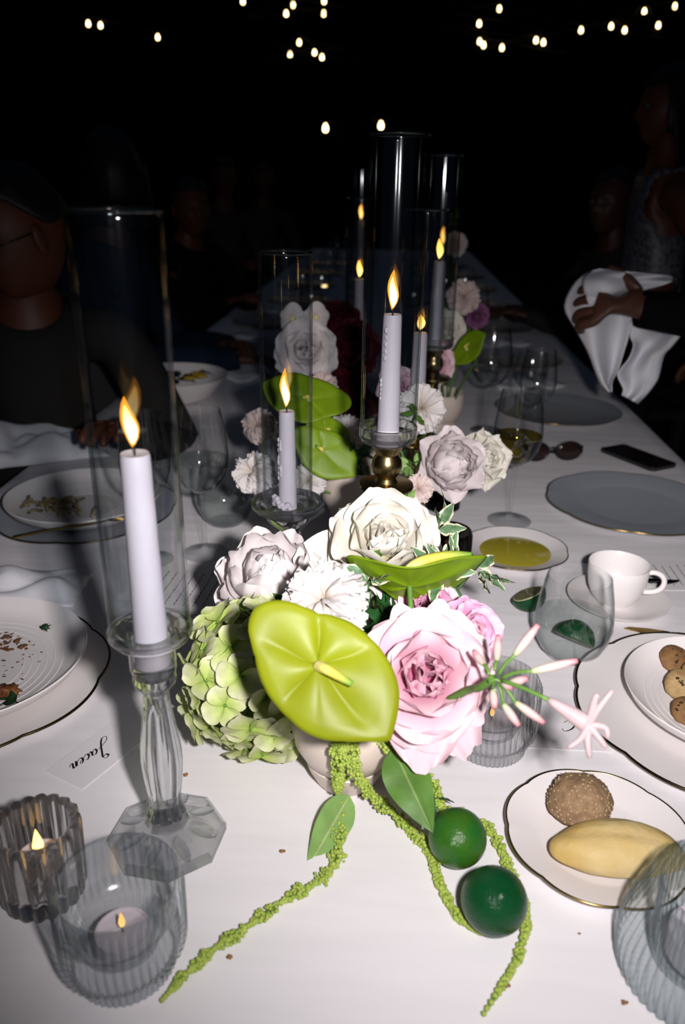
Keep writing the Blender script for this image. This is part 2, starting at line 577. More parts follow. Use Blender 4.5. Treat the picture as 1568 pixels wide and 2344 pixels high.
candle(LX, LY, .1788, .346, .0128, .0104, .386, 'thick white lit candle in the tallest crystal candlestick by the stained plate', lean=(-.06, 0))
chimney(LX, LY, .2085, .502, .0300, 'clear glass chimney on the tall crystal candlestick beside hydrangea')

# middle: low glass candlestick with a saucer
mx_, my_ = -0.067, 0.902
h2 = thing('glass_candlestick', 'short clear glass candlestick with saucer and ringed stem behind white peony', 'candlestick', (mx_, my_, T + 0.0004))
MB().lathe([(0, 0), (.038, 0), (.039, .004), (.030, .010), (.014, .020), (.010, .040), (.010, .060), (.016, .068), (.010, .076), (.010, .094), (.0185, .102), (.0195, .108),
            (.0160, .114), (.0150, .122), (.0195, .128), (.026, .136), (.0270, .142), (0, .142)], 48).build('stem', mCrystal, h2, recalc=True)
MB().lathe([(0, .1425), (.026, .1425), (.040, .149), (.0440, .154), (.0452, .158), (.0435, .160), (.039, .156), (.0345, .155), (.0330, .1565), (.0318, .155), (.022, .152),
            (.0140, .1525), (.0130, .148), (0, .147)], 64).build('saucer', mCrystal, h2, recalc=True)
candle(mx_, my_, .1475, .2725, .0114, .0092, .3235, 'white lit candle with wax drips in the short glass candlestick', drips=10, lean=(-.03, 0))
wl = MB()
for i in range(16):
    a = R(150 + i * 9); wl.ball((mx_ + .0158 * math.cos(a), my_ + .0150 * math.sin(a) - .003, T + .1575 + .002 * (i % 3) + (0.006 if 4 < i < 10 else 0)), .0042, 1)
tag(wl.build('wax_lump', mWax), 'lump of spilled white wax at the foot of the dripping candle', 'wax')
chimney(mx_, my_, .1575, .449, .0300, 'clear glass chimney on the short glass candlestick with saucer')

# right: brass candlesticks
def brass_stick(x, y, zt, label):
    h = thing('brass_candlestick', label, 'candlestick', (x, y, T + 0.0004), None, 'brass candlesticks')
    s = zt - 0.27
    P = [(0, 0), (.040, 0), (.0405, .003), (.034, .008), (.016, .016), (.0085, .03), (.0075, .10 + s), (.009, .17 + s), (.013, .188 + s), (.0095, .196 + s), (.011, .206 + s), (.0295, .209 + s), (.0305, .2115 + s),
         (.0295, .214 + s), (.013, .2165 + s), (.0105, .221 + s), (.0150, .227 + s), (.0172, .234 + s), (.0160, .242 + s), (.0128, .247 + s), (.0128, .250 + s), (.0165, .256 + s), (.0170, .2585 + s), (.0155, .2590 + s), (0, .2588 + s)]
    MB().lathe(P, 48).build('stem', mBrass, h, recalc=True)
    return h
def cup_glass(x, y, z, label):
    c = thing('chimney_base', label, 'glass cup', (x, y, T + z))
    MB().lathe([(0, 0), (.020, 0), (.0285, .004), (.0312, .010), (.0312, .0205), (.0300, .0215), (.0290, .0120), (.024, .0075), (.0142, .0062), (.0136, .0035), (0, .003)], 56).build('bowl', mCrystal, c, recalc=True)
bx, by = 0.0475, 0.823
brass_stick(bx, by, .27, 'gold brass candlestick with round knop carrying the tallest glass chimney')
cup_glass(bx, by, .2596, 'thick clear glass cup under the tallest chimney, on gold brass stick')
candle(bx, by, .2632, .397, .0121, .0094, .441, 'white lit candle inside the tallest glass chimney on the brass stick', drips=3, lean=(.02, 0))
chimney(bx, by, .2820, .562, .0300, 'tallest clear glass chimney, standing on the gold brass candlestick', base=.02)
FARH = [  # px of the axis, distance, stick height, candle top, chimney top, flame top
    (966, 1.10, .225, .327, .488, .352, 'shorter chimney just behind the tallest one'),
    (1000, 1.30, .275, .405, .560, .440, 'tall chimney behind the shorter one'),
    (822, 1.72, .235, .330, .490, .368, 'distant chimney beside burgundy flowers'),
    (822, 2.7, .275, .405, .560, .455, 'farther distant chimney above burgundy flowers'),
    (1005, 2.3, .235, .360, .500, .410, 'farthest chimney near dim roses')]
for px, t, zs, zc, zt, zf, nm in FARH:
    p = at_t(px, 700, t)
    brass_stick(p.x, p.y, zs, 'gold brass candlestick under the ' + nm)
    cup_glass(p.x, p.y, zs - .0104, 'thick glass cup on the brass stick under the ' + nm)
    candle(p.x, p.y, zs - .0066, zc, .0118, .0095, zf, 'white lit candle inside the ' + nm, far=True)
    chimney(p.x, p.y, zs + .012, zt, .0300, 'clear glass ' + nm)

# ---------------------------------------------------------------- tea lights in ribbed glasses
def tealight(x, y, z, label, h=0.012, r=0.019, fl=.72, fm=None):
    t = thing('tealight', label, 'tealight', (x, y, T + z), None, 'tea lights in the ribbed glasses')
    MB().lathe([(0, 0), (r, 0), (r, h), (r - .001, h), (r - .0015, h - .002), (0, h - .0025)], 28).build('wax_body', mWax, t, recalc=True)
    MB().tube([(0, 0, h - .003), (.0003, 0, h + .004)], .0006, 6).build('wick', mWick, t)
    f = MB().lathe([(0, 0), (.0025, .003), (.0034, .007), (.0024, .012), (.001, .017), (0, .020)], 12)
    f.v = [v * fl for v in f.v]
    f.build('flame', fm or mTeaFlame, t, recalc=True, loc=(0, 0, h + .002))
def ribs(n, sharp=1.0):
    return lambda th: abs(math.cos(th * n / 2)) ** sharp
def votive(p, label, m, Rr=.044, H=.080, n=46, flip=False, lit=True, rot=0.0):
    v = thing('ribbed_votive', label, 'candle holder', (p.x, p.y, T + .0004), rot, 'ribbed glass candle holders')
    k = Rr / .044
    amp = .0022 * k
    if not flip:
        P = [(0, 0), (.031 * k, 0), (.0345 * k, .0015, amp * .6), (.0350 * k, .012, amp * .8), (.0362 * k, .0165, amp), (.0415 * k, .0215, amp), (.0427 * k, .027, amp), (.0430 * k, H * .6, amp), (.0430 * k, H - .006, amp), (.0432 * k, H - .003), (.0420 * k, H),
             (.0400 * k, H - .0015), (.0385 * k, H - .012), (.0380 * k, H * .62), (.0330 * k, H * .50), (.0290 * k, H * .47), (.0262 * k, .030), (.0245 * k, .021), (0, .020)]
    else:
        P = [(0, 0), (.050 * k, 0), (.054 * k, .003, amp), (.0555 * k, .014, amp), (.0550 * k, .030, amp), (.0490 * k, .052, amp), (.0430 * k, .068, amp), (.0410 * k, H - .004, amp * .5), (.0400 * k, H),
             (.0370 * k, H - .001, -amp * .3), (.0362 * k, .060, -amp), (.0355 * k, .030, -amp), (.033 * k, .016), (0, .015)]
    MB().lathe(P, n * 6, ribs(n)).build('body', m, v, recalc=True)
    return v
pv = at_z(290, 2203)
votive(pv, 'grey blue ribbed glass votive, nearest on the cloth, in front of the crystal foot', mRib)
tealight(pv.x, pv.y, .0208, 'lit tea light in the grey blue ribbed votive nearest the camera')
pv2 = at_z(1119, 1706)
votive(pv2, 'clear ribbed glass votive beneath the pink spidery flower', mRibClear)
tealight(pv2.x, pv2.y, .0208, 'lit tea light in the clear ribbed votive beneath the spidery flower')
pv3 = at_z(1600, 2222)
votive(pv3, 'sea green flared ribbed votive beside the bread plate, cut by the frame', mTeal, .046, .082, 52, True)
tealight(pv3.x, pv3.y, .0158, 'lit tea light in the sea green flared votive', .020, .026)
# scalloped amber one
ps = at_z(106, 2046)
sv = thing('scalloped_votive', 'smoky fluted glass votive with scalloped rim glowing amber', 'candle holder', (ps.x, ps.y, T + .0004))
fl = lambda th: abs(math.cos(th * 9))
MB().lathe([(0, 0), (.024, 0), (.0265, .002, .003), (.0275, .008, .0045), (.0285, .04, .0045), (.0292, .066, .0045), (.0288, .0705, .0042), (.0275, .0725, .0030), (.0262, .0715, .0015),
            (.0252, .068, 0), (.0240, .02, 0), (.022, .015), (0, .0145)], 18 * 8, fl).build('body', mSmoke, sv, recalc=True)
tealight(ps.x, ps.y, .0150, 'lit tea light in the smoky scalloped votive', .024, .018, fl=1.25, fm=mFlameFar)
# dark ribbed one behind the white rose
pd = at_z(1018, 1318)
votive(pd, 'dark smoked ribbed votive half hidden behind the big white rose', mDark, .034, .072, 36)
tealight(pd.x, pd.y, .0208, 'lit tea light in the dark smoked votive behind the rose', .010, .014)
pk = at_z(1012, 1163)
MB_ = MB().lathe([(0, 0), (.026, 0), (.030, .003), (.031, .03), (.0315, .05), (.030, .051), (.029, .03), (.027, .008), (0, .007)], 36)
dv = MB_.build('small_tumbler', mDark, None, recalc=True, loc=(pk.x, pk.y, T + .0004))
tag(dv, 'small dark glass under the round white peony near the brass stick', 'glass')

# ---------------------------------------------------------------- plates
def scal(lobes, amp):
    def f(th):
        a = th * lobes / 2
        return amp * (abs(math.cos(a)) ** 0.8 * 1.6 - 1.0)
    return f
def plate(p, Rr, label, m, rimm, z=0.0, lobes=8, amp=0.02, depth_=0.012, rim=0.0011, well=0.66, rot=0.0, name='plate', cat='plate', group=None):
    pl = thing(name, label, cat, (p.x, p.y, T + z + .0004), rot, group)
    f = scal(lobes, 1.0)
    A = Rr * amp
    P = [(0, 0, 0), (Rr * well * .92, 0, 0), (Rr * well * 1.02, .0022, 0), (Rr * .97, depth_ - .002, A), (Rr, depth_, A), (Rr * .995, depth_ + .0012, A),
         (Rr * .96, depth_ + .0005, A), (Rr * (well + .04), .0060, 0), (Rr * well, .0050, 0), (Rr * well * .9, .0034, 0), (0, .0032, 0)]
    MB().lathe(P, 128, f).build('body', m, pl, recalc=True)
    pts = []
    for i in range(129):
        th = 2 * PI * i / 128
        rr = Rr * 1.001 + A * f(th)
        pts.append((rr * math.cos(th), rr * math.sin(th), depth_ + .0006))
    MB().tube(pts, rim, 6, cap=False).build('gilded_rim', rimm, pl)
    return pl
pb = at_z(1366, 1932)
plate(pb, .0775, 'small white bread plate with gold scalloped rim holding two rolls', mChina, mGold, name='side_plate', rot=.3)
po = at_z(1178, 1270)
dish = plate(po, .0775, 'small white dish with gold scalloped rim filled with olive oil', mChina, mGoldDk, name='side_plate', rot=.2)
oil = M('golden olive oil', (0.40, 0.34, 0.03), 0.08, spec=0.6, coat=0.4)
MB().lathe([(0, .0034), (.052, .0050), (.0535, .0060), (.0520, .0064), (0, .0064)], 48).build('oil_pool', oil, None, recalc=True, loc=(po.x, po.y, T + .0004))
bpy.data.objects['oil_pool'].parent = dish
bpy.data.objects['oil_pool'].location = (0, 0, 0)
pc = at_z(1646, 1640)
plate(pc, .150, 'large white charger with wavy dark gold rim under the cookie plate', mChina, mGoldDk, name='charger_plate', cat='charger', rot=.15, rim=.0016, amp=.022, depth_=.010, well=.7, group='charger plates')
pk2 = at_z(1690, 1600, .03)
def coupe(p, Rr, z, label, h=.03, m=None):
    b = thing('coupe_plate', label, 'plate', (p.x, p.y, T + z + .0004), None, 'coupe plates on the chargers')
    MB().lathe([(0, 0), (Rr * .6, 0), (Rr * .80, .005), (Rr * .95, h * .6), (Rr, h - .0015), (Rr * .994, h), (Rr * .985, h - .0006), (Rr * .93, h * .62), (Rr * .78, h * .3), (Rr * .55, .0062), (0, .0055)], 96).build('body', m or mChina, b, recalc=True)
    rg = MB()
    for i in range(7):
        q = Rr * (.45 + .065 * i)
        zz = .0062 + (h * .3 - .0062) * max(0, (q / Rr - .55)) / .23 + .0002
        rg.lathe([(q + .0005 * math.cos(a), zz + .0004 * math.sin(a)) for a in [2 * PI * j / 6 for j in range(7)]], 72)
    o = rg.build('throwing_rings', m or mChina, b)
    return b
pcc = Vector((pc.x + .008, pc.y + .002, 0))
coupe(pcc, .108, .0042, 'white coupe plate of cookies on the wavy rimmed charger', .028)
pl6 = at_z(-62, 1560)
plate(pl6, .146, 'white charger with wavy rim under the sauce stained plate', mChina, mGoldDk, name='charger_plate', cat='charger', rot=.35, rim=.0016, amp=.022, depth_=.010, well=.7, group='charger plates')
cp6 = coupe(Vector((pl6.x - .006, pl6.y + .004, 0)), .130, .0042, 'white coupe plate smeared with brown sauce, beside the name card', .030)
sauce = M('brown tomato sauce', (0.10, 0.03, 0.012), 0.4, col2=(0.22, 0.09, 0.03), vscale=200)
herb = M('dark wilted herb', (0.018, 0.055, 0.016), 0.5, var=0.5, vscale=120)
def blob(name, m, parent_or_none, c, r, sc, seed, amp=.35, sub=3, freq=2.0):
    v, f = ico(sub)
    mb = MB()
    vs = []
    for x in v:
        q = 1 + amp * noise.noise(x * freq + Vector((seed * 7.1, seed * 3.3, 0)))
        vs.append(Vector((x.x * sc[0], x.y * sc[1], x.z * sc[2])) * r * q)
    mb.add(vs, f)
    return mb.build(name, m, parent_or_none, loc=c)
def on_coupe(px, py):
    q = at_z(px, py, .012)
    return Vector((q.x, q.y, T + .0115))
def smear(pxs, r, seed, nm='sauce_smear', m=sauce, lab='', cat='sauce'):
    mb = MB()
    rn = random.Random(seed)
    for px, py, k in pxs:
        q = on_coupe(px, py)
        mb.ball((q.x, q.y, q.z), r * k, 1, (1 + rn.random(), .7 + rn.random() * .6, .14), rot=Matrix.Rotation(rn.random() * 3, 3, 'Z'))
    o = mb.build(nm, m)
    tag(o, lab, cat, None, 'stuff')
rn = random.Random(3)
pts = [(20 + rn.gauss(0, 20) - i * .15, 1440 + i * 1.4, rn.uniform(.25, 1.0)) for i in range(34)] + [(rn.uniform(5, 110), rn.uniform(1430, 1560), rn.uniform(.12, .4)) for _ in range(60)]
smear(pts, .0045, 4, lab='brown sauce smears and specks across the stained coupe plate')
def leaf_grid(L_, W_, curl=0.3, cup=0.15, nu=9, nv=13, tipp=1.0, wav=0.0, seed=0, midrib=0.0):
    """leaf along +X from the origin, upper face +Z ; k = distance from the midrib"""
    def fn(u, q):
        s = (u - .5) * 2
        wd = W_ / 2 * (math.sin(PI * min(1, q ** .75)) ** .8) * (1 - .25 * q) * tipp
        a = curl * q
        x = L_ * q * math.cos(a * .6)
        z = -L_ * q * math.sin(a * .6)
        y = s * wd
        z += cup * abs(s) ** 1.5 * wd + wav * math.sin(q * 17 + seed + s) * abs(s) * wd
        z += -midrib * max(0, 1 - abs(s) * 6)
        z += .03 * wd * math.sin(q * 40 - abs(s) * 9)
        return (x, y, z)
    return MB().grid(fn, nu, nv, kfn=lambda u, q: abs(u - .5) * 2)
q = on_coupe(108, 1440)
tag(blob('burnt_herb', herb, None, (q.x, q.y, q.z + .002), .0085, (1.1, .8, .5), 5, .9, 3, 3), 'dark burnt herb scrap near the upper rim of the stained plate', 'herb')
q = on_coupe(38, 1612)
bl = thing('basil_leaf', 'dark green basil leaf left on the stained plate', 'leaf', (q.x, q.y, q.z + .003), R(170))
leaf_grid(.030, .026, .5, .35, wav=.2, seed=2).build('blade', herb, bl)
MB().tube([(-.008, 0, -.001), (0, 0, 0)], .0007, 6).build('stalk', herb, bl)
q = on_coupe(15, 1585)
tag(blob('meat_scrap', sauce, None, (q.x, q.y, q.z + .003), .011, (1.3, .8, .55), 9, .7, 3, 2.5), 'brown meat scrap beside the basil leaf on the stained plate', 'food')
pg4 = at_z(1447, 1160)
plate(pg4, .148, 'grey white charger with gilded rim standing empty beside the phone', mGrayChina, mGold, name='charger_plate', cat='charger', rot=.1, rim=.0013, amp=.018, depth_=.011, well=.64, group='charger plates')
pg5 = at_z(1275, 945)
plate(pg5, .150, 'grey white charger behind the wine glass, standing past the sunglasses', mGrayChina, mGold, name='charger_plate', cat='charger', rot=.4, rim=.0013, amp=.018, depth_=.011, well=.64, group='charger plates')
pg7 = at_z(196, 1172)
plate(pg7, .150, 'shadowed charger with food remains and gold fork behind the crystal candlestick', mGrayChina, mGoldDk, name='charger_plate', cat='charger', rot=.4, rim=.0015, amp=.02, depth_=.010, well=.66, group='charger plates')
coupe(pg7, .126, .0042, 'shadowed coupe plate holding pasta remains behind the crystal candlestick', .030)
pasta = M('pale pasta', (0.35, 0.27, 0.12), 0.5, var=0.4, vscale=90)
pm = MB()
for i in range(26):
    a, b = rn.gauss(0, .030), rn.gauss(0, .018)
    q = Vector((pg7.x - .03 + a, pg7.y - .035 + b, T + .017 + rn.uniform(0, .010)))
    d = Vector((rn.uniform(-1, 1), rn.uniform(-1, 1), rn.uniform(-.2, .2))).normalized() * .016
    pm.tube([q - d, q + Vector((0, 0, .004)), q + d], .0022, 6)
tag(pm.build('pasta_remains', pasta), 'pale pasta pieces left on the shadowed plate', 'pasta', None, 'stuff')
# salad bowl far left
pg8 = at_z(398, 915)
sb = thing('salad_bowl', 'wide white salad bowl behind the wine glasses', 'bowl', (pg8.x, pg8.y, T + .0004))
MB().lathe([(0, 0), (.07, 0), (.105, .02), (.138, .062), (.140, .066), (.137, .066), (.102, .026), (.066, .007), (0, .006)], 72).build('body', mChina, sb, recalc=True)
lem = M('lemon peel yellow', (0.50, 0.33, 0.03), 0.45, var=.2)
for i in range(20):
    a = rn.uniform(0, 6.28); d = rn.uniform(0, .085)
    g = thing('salad_leaf', 'dark green salad leaf in the wide white bowl', 'leaf', (pg8.x + d * math.cos(a), pg8.y + d * math.sin(a), T + .052 + rn.uniform(-.008, .012)), rn.uniform(0, 6.28), 'salad leaves in the bowl')
    leaf_grid(.05, .028, rn.uniform(-.8, .8), .3, 5, 7, wav=.4, seed=i).build('blade', herb, g)
for i, (dx, dy) in enumerate([(.05, -.03), (.075, -.005), (.06, .02), (-.02, -.04)]):
    o = blob('lemon_slice', lem, None, (pg8.x + dx, pg8.y + dy, T + .064), .017, (1, .8, .35), i, .1, 2)
    tag(o, 'yellow lemon slice among the salad leaves in the white bowl', 'lemon', 'lemon slices in the bowl')

# ---------------------------------------------------------------- glasses
def wine_glass(p, label, H=.222, Rb=.040, wine=None, level=0.0, rf=.036, group='stemmed wine glasses', far=False):
    g = thing('wine_glass', label, 'glass', (p.x, p.y, T + .0004), None, group)
    zb = H * .44
    n = 28 if far else 56
    def bowl(k, off):
        return [(max(0, r * Rb - off), zb + z * (H - zb)) for r, z in k]
    K = [(.08, .0), (.30, .02), (.62, .10), (.86, .22), (.98, .36), (1.0, .44), (.97, .58), (.90, .76), (.82, .92), (.775, 1.0)]
    MB().lathe([(0, 0), (rf, 0), (rf, .0012), (rf * .6, .0032), (.0065, .0075), (.0040, .016), (.0033, .04), (.0033, zb - .012), (.0045, zb - .004), (.006, zb), (0, zb)], n).build('foot_and_stem', mThin, g, recalc=True)
    MB().lathe(bowl(K, 0) + [(K[-1][0] * Rb - .0006, H + .0004)] + bowl(K, .0012)[::-1][:-1] + [(0, zb + .002)], n).build('bowl', mThin, g, recalc=True)
    if wine:
        zl = zb + level * (H - zb)
        pr = [(0, zb + .003)]
        for (r, z), (r2, z2) in zip(K, K[1:]):
            if z <= level: pr.append((max(.001, r * Rb - .0018), zb + z * (H - zb) + (.003 if z == 0 else 0)))
            if z <= level < z2:
                f = (level - z) / (z2 - z)
                pr.append(((r + (r2 - r) * f) * Rb - .0018, zl))
        pr.append((0, zl))
        MB().lathe(pr, n).build('drink', wine, g, recalc=True)
    return g
def tumbler(p, label, H=.098, Rb=.046, level=0.0, liquid=None, group='stemless glasses', far=False):
    g = thing('stemless_glass', label, 'glass', (p.x, p.y, T + .0004), None, group)
    n = 28 if far else 64
    K = [(.52, .0), (.60, .015), (.80, .12), (.94, .26), (1.0, .40), (.985, .55), (.92, .75), (.84, .92), (.80, 1.0)]
    out = [(r * Rb, z * H) for r, z in K]
    inn = [(r * Rb - .0013, max(z * H, .004)) for r, z in K]
    MB().lathe([(0, 0)] + out + [(K[-1][0] * Rb - .0006, H + .0004)] + inn[::-1] + [(0, .004)], n).build('body', mThin, g, recalc=True)
    if liquid:
        pr = [(0, .0046)]
        for (r, z), (r2, z2) in zip(K, K[1:]):
            if z <= level: pr.append((r * Rb - .002, max(z * H, .0046)))
            if z <= level < z2:
                f = (level - z) / (z2 - z)
                pr.append(((r + (r2 - r) * f) * Rb - .002, level * H))
        pr.append((0, level * H))
        MB().lathe(pr, n).build('drink', liquid, g, recalc=True)
    return g
wine_glass(at_z(1165, 1192), 'wine glass with pale wine standing between oil dish and sunglasses', wine=mWine, level=.42)
wine_glass(at_z(470, 1266), 'half full wine glass left of the short glass candlestick', Rb=.041, wine=mWater, level=.42, rf=.034)
wine_glass(at_z(350, 1282), 'empty wine glass seen through the crystal candlestick chimney', Rb=.036, rf=.03)
tumbler(at_z(517, 1196), 'stemless water glass behind the half full wine glass', liquid=mWater, level=.5)
pst = at_z(1302, 1498)
tumbler(pst, 'stemless glass of water with lime wedge beside the coffee cup', H=.105, Rb=.0455, liquid=mWater, level=.50)
tumbler(at_z(1212, 888), 'stemless water glass in front of the far folded napkin', liquid=mWater, level=.4)
wine_glass(at_z(1112, 985), 'large wine glass behind the white roses', Rb=.045, H=.23, wine=mWater, level=.3)
wine_glass(at_z(1215, 1025), 'wine glass behind the pale wine, before the far charger', Rb=.038, H=.21)

# ---------------------------------------------------------------- coffee cup
pcs = at_z(1412, 1385)
sa = thing('saucer', 'plain white saucer under the coffee cup', 'saucer', (pcs.x, pcs.y, T + .0004))
MB().lathe([(0, 0), (.036, 0), (.055, .006), (.066, .0125), (.0665, .0138), (.065, .0138), (.052, .0085), (.030, .0048), (.024, .0050), (0, .0045)], 72).build('body', mChina, sa, recalc=True)
cu = thing('coffee_cup', 'white coffee cup with loop handle behind the stemless glass', 'cup', (pcs.x - .004, pcs.y + .004, T + .0056))
MB().lathe([(0, 0), (.022, 0), (.025, .003), (.031, .010), (.036, .022), (.0385, .038), (.0395, .054), (.0388, .0555), (.0378, .054), (.0365, .036), (.033, .018), (.024, .008), (0, .006)], 64).build('body', mChina, cu, recalc=True)
a0 = R(-14)
hp = [Vector((math.cos(a0) * d, math.sin(a0) * d, z)) for d, z in [(.0375, .046), (.046, .0475), (.055, .044), (.0590, .035), (.0560, .025), (.047, .0195), (.0350, .0175)]]
MB().tube(spline(hp, 24), .0036, 10).build('handle', mChina, cu)

# ---------------------------------------------------------------- limes
peel = M('glossy dark lime peel', (0.012, 0.105, 0.016), 0.28, spec=0.3, col2=(0.045, 0.12, 0.006), vscale=22, bump=0.35, bscale=420)
peel2 = M('glossy deep green lime peel', (0.004, 0.060, 0.017), 0.28, spec=0.3, var=.3, vscale=18, bump=0.35, bscale=420)
peel3 = M('yellow green lime peel', (0.16, 0.20, 0.02), 0.3, spec=0.5, var=.2, bump=0.3, bscale=420)
pulp = M('lime pulp', (0.085, 0.095, 0.025), 0.25, var=.5, vscale=200, coat=.3)
def lime(p, r, m, label, rot):
    l = thing('lime', label, 'lime', p, rot, 'whole limes')
    P = []
    for i in range(25):
        a = PI * i / 24
        tip = .10 * math.exp(-(a / .16) ** 2)
        P.append((r * math.sin(a) * 1.0, r * math.cos(a) * 1.04 + r * tip))
    for i in range(3): pass
    MB().lathe(P[::-1], 40).build('peel', m, l, recalc=True)
    MB().ball((0, 0, -r * 1.035), r * .09, 1, (1, 1, .5)).build('stalk_scar', pulp, l)
    return l
lm1 = at_z(1047, 1918, .0245); lime(lm1, .0238, peel, 'glossy lime with yellowish sheen beside the hanging leaf', frame((-.3, -.7, .4)))
lm2 = at_z(1131, 2062, .0250); lime(lm2, .0247, peel2, 'darker deep green lime, nearest on the bare cloth', frame((.05, -.55, .8)))
lm3 = at_z(1032, 1238, .025); lime(Vector((lm3.x, lm3.y, T + .0255)), .0245, peel3, 'yellow green lime behind the dark smoked votive', frame((.4, .5, .5)))
ph = at_z(1207, 1375, .012)
hl = thing('lime_half', 'cut lime half lying behind the stemless water glass', 'lime', (ph.x, ph.y, T + .0215), frame((-.42, .22, .88)))
HP = [(.0235 * math.cos(a), -.0235 * math.sin(a)) for a in [PI / 2 * i / 10 for i in range(10, -1, -1)]]
MB().lathe(HP + [(.0222, .0004), (0, -.0003)], 40).build('peel', peel2, hl, recalc=True)
MB().lathe([(0, -.0002), (.0205, .0), (.0203, .0012), (0, .0012)], 40).build('pith', M('pale pith', (.45, .45, .25), .5), hl, recalc=True)
for i in range(9):
    a = 2 * PI * i / 9
    sg = MB().slab([(.0015 * math.cos(a + .35), .0015 * math.sin(a + .35))] + [(.0185 * math.cos(a + .06 + .58 * j / 4), .0185 * math.sin(a + .06 + .58 * j / 4)) for j in range(5)], .0012, .0022)
    sg.build('segment', pulp, hl, smooth=False)
# wedge in the water
wd = thing('lime_wedge', 'dark green lime wedge sunk in the stemless water glass', 'lime', (pst.x + .006, pst.y - .002, T + .030), frame((.15, -.35, .9), (1, -.45, 0)))
def wedge(u, q):
    a = (u - .5) * PI
    th = (q - .5) * 1.5
    rr = .024
    return (rr * math.sin(a) , rr * math.cos(a) * math.sin(th), rr * math.cos(a) * math.cos(th) - .012)
MB().grid(wedge, 21, 9).build('peel', peel2, wd, solid=.0012)
MB().grid(lambda u, q: (.0215 * math.sin((u - .5) * PI), .0215 * math.cos((u - .5) * PI) * math.sin(-.74) * q, .0215 * math.cos((u - .5) * PI) * math.cos(.74) * q - .0125), 17, 5).build('flesh', pulp, wd, solid=.0008)

# ---------------------------------------------------------------- bread and cookies
crust = M('seeded brown crust', (0.30, 0.19, 0.10), 0.8, col2=(0.20, 0.12, 0.06), vscale=160, bump=.9, bscale=240)
seedm = M('pale sesame seeds', (0.42, 0.31, 0.17), 0.6)
loafm = M('pale golden crust', (0.50, 0.34, 0.10), 0.6, col2=(0.60, 0.48, 0.25), vscale=16, bump=.6, bscale=110)
def hill(r, sc, seed, amp, freq, flat=.35, sub=4):
    v, f = ico(sub)
    vs = []
    for x in v:
        q = 1 + amp * noise.noise(x * freq + Vector((seed * 7.1, 0, seed))) + amp * .4 * noise.noise(x * freq * 3 + Vector((0, seed, 3)))
        z = x.z if x.z > 0 else x.z * flat
        vs.append(Vector((x.x * sc[0], x.y * sc[1], z * sc[2])) * r * q)
    zmin = min(a.z for a in vs)
    return [a - Vector((0, 0, zmin)) for a in vs], f
pr_ = at_z(1326, 1845, .014)
ro = thing('seeded_roll', 'round brown seeded bread roll at the back of the bread plate', 'bread roll', (pr_.x, pr_.y, T + .0048))
vs, fs = hill(.0270, (1.05, 1.0, .98), 2, .10, 1.6, .45)
MB().add(vs, fs).build('crust', crust, ro)
sm = MB()
for i in range(260):
    k = rn.randrange(len(vs))
    if vs[k].z < .010: continue
    nrm = (vs[k] - Vector((0, 0, .012))).normalized()
    sm.ball(vs[k] + nrm * .0002, .0011, 1, (1.4, .8, .5), rot=frame(nrm, (rn.uniform(-1, 1), rn.uniform(-1, 1), .1)))
o = sm.build('seeds', seedm, ro); o['kind'] = 'stuff'
pr2 = at_z(1412, 1962, .010)
lo = thing('bread_roll', 'long pale golden pointed bread roll at the front of the bread plate', 'bread roll', (pr2.x, pr2.y, T + .0048), R(-9))
v, f = ico(4)
vs = []
for x in v:
    L_ = .056
    e = abs(x.x) ** 1.0
    tp = (1 - .12 * x.x * x.x)
    yy = x.y * .0270 * tp
    zz = (x.z if x.z > 0 else x.z * .5) * .0225 * tp
    zz += -.0020 * math.exp(-((x.y + .15 + .2 * x.x) / .14) ** 2) * (x.z > 0) * (1 - x.x * x.x)
    zz += -.0030 * math.exp(-((x.y - .62) / .12) ** 2) * (x.z > 0) * (x.x > -.1)
    q = 1 + .07 * noise.noise(x * 1.9 + Vector((4, 4, 1)))
    vs.append(Vector((x.x * L_, yy + .004 * math.sin(x.x * 2.2 + .4), zz)) * q)
zm = min(a.z for a in vs)
MB().add([a - Vector((0, 0, zm)) for a in vs], f).build('crust', loafm, lo)
ck = M('brown cookie', (0.25, 0.13, 0.045), 0.8, col2=(0.16, 0.075, 0.025), vscale=110, bump=.7, bscale=200)
ck2 = M('light cookie', (0.42, 0.29, 0.13), 0.8, col2=(0.30, 0.18, 0.07), vscale=110, bump=.7, bscale=200)
chip = M('dark chocolate', (0.025, 0.012, 0.008), 0.4)
for i, (px, py, hz, r, m, lab, tilt) in enumerate([
        (1548, 1512, .020, .0195, ck, 'brown chocolate chip cookie at the back of the cookie plate', (.25, -.5, .8)),
        (1562, 1568, .024, .0185, ck2, 'lighter cookie leaning on the back cookie', (-.2, -.55, .8)),
        (1574, 1628, .020, .0165, ck, 'small chip cookie at the front of the cookie heap', (-.1, -.5, .85)),
        (1600, 1545, .022, .0195, ck2, 'light cookie behind the others at the edge of the frame', (.3, -.2, .9))]):
    p = at_z(px, py, hz)
    c = thing('cookie', lab, 'cookie', (p.x, p.y, T + hz), frame(tilt), 'cookies on the coupe plate')
    v, f = ico(3)
    MB().add([Vector((x.x, x.y, x.z * .42)) * r * (1 + .09 * noise.noise(x * 2.3 + Vector((i * 5, 0, 0)))) for x in v], f).build('crumb', m, c)
    for j in range(8):
        a = rn.uniform(0, 6.28); d = r * rn.uniform(.1, .75)
        MB().ball((d * math.cos(a), d * math.sin(a), r * .42 * math.sqrt(max(.05, 1 - (d / r) ** 2))), rn.uniform(.0012, .0024), 1, (1, .8, .6)).build('chocolate_chip', chip, c)

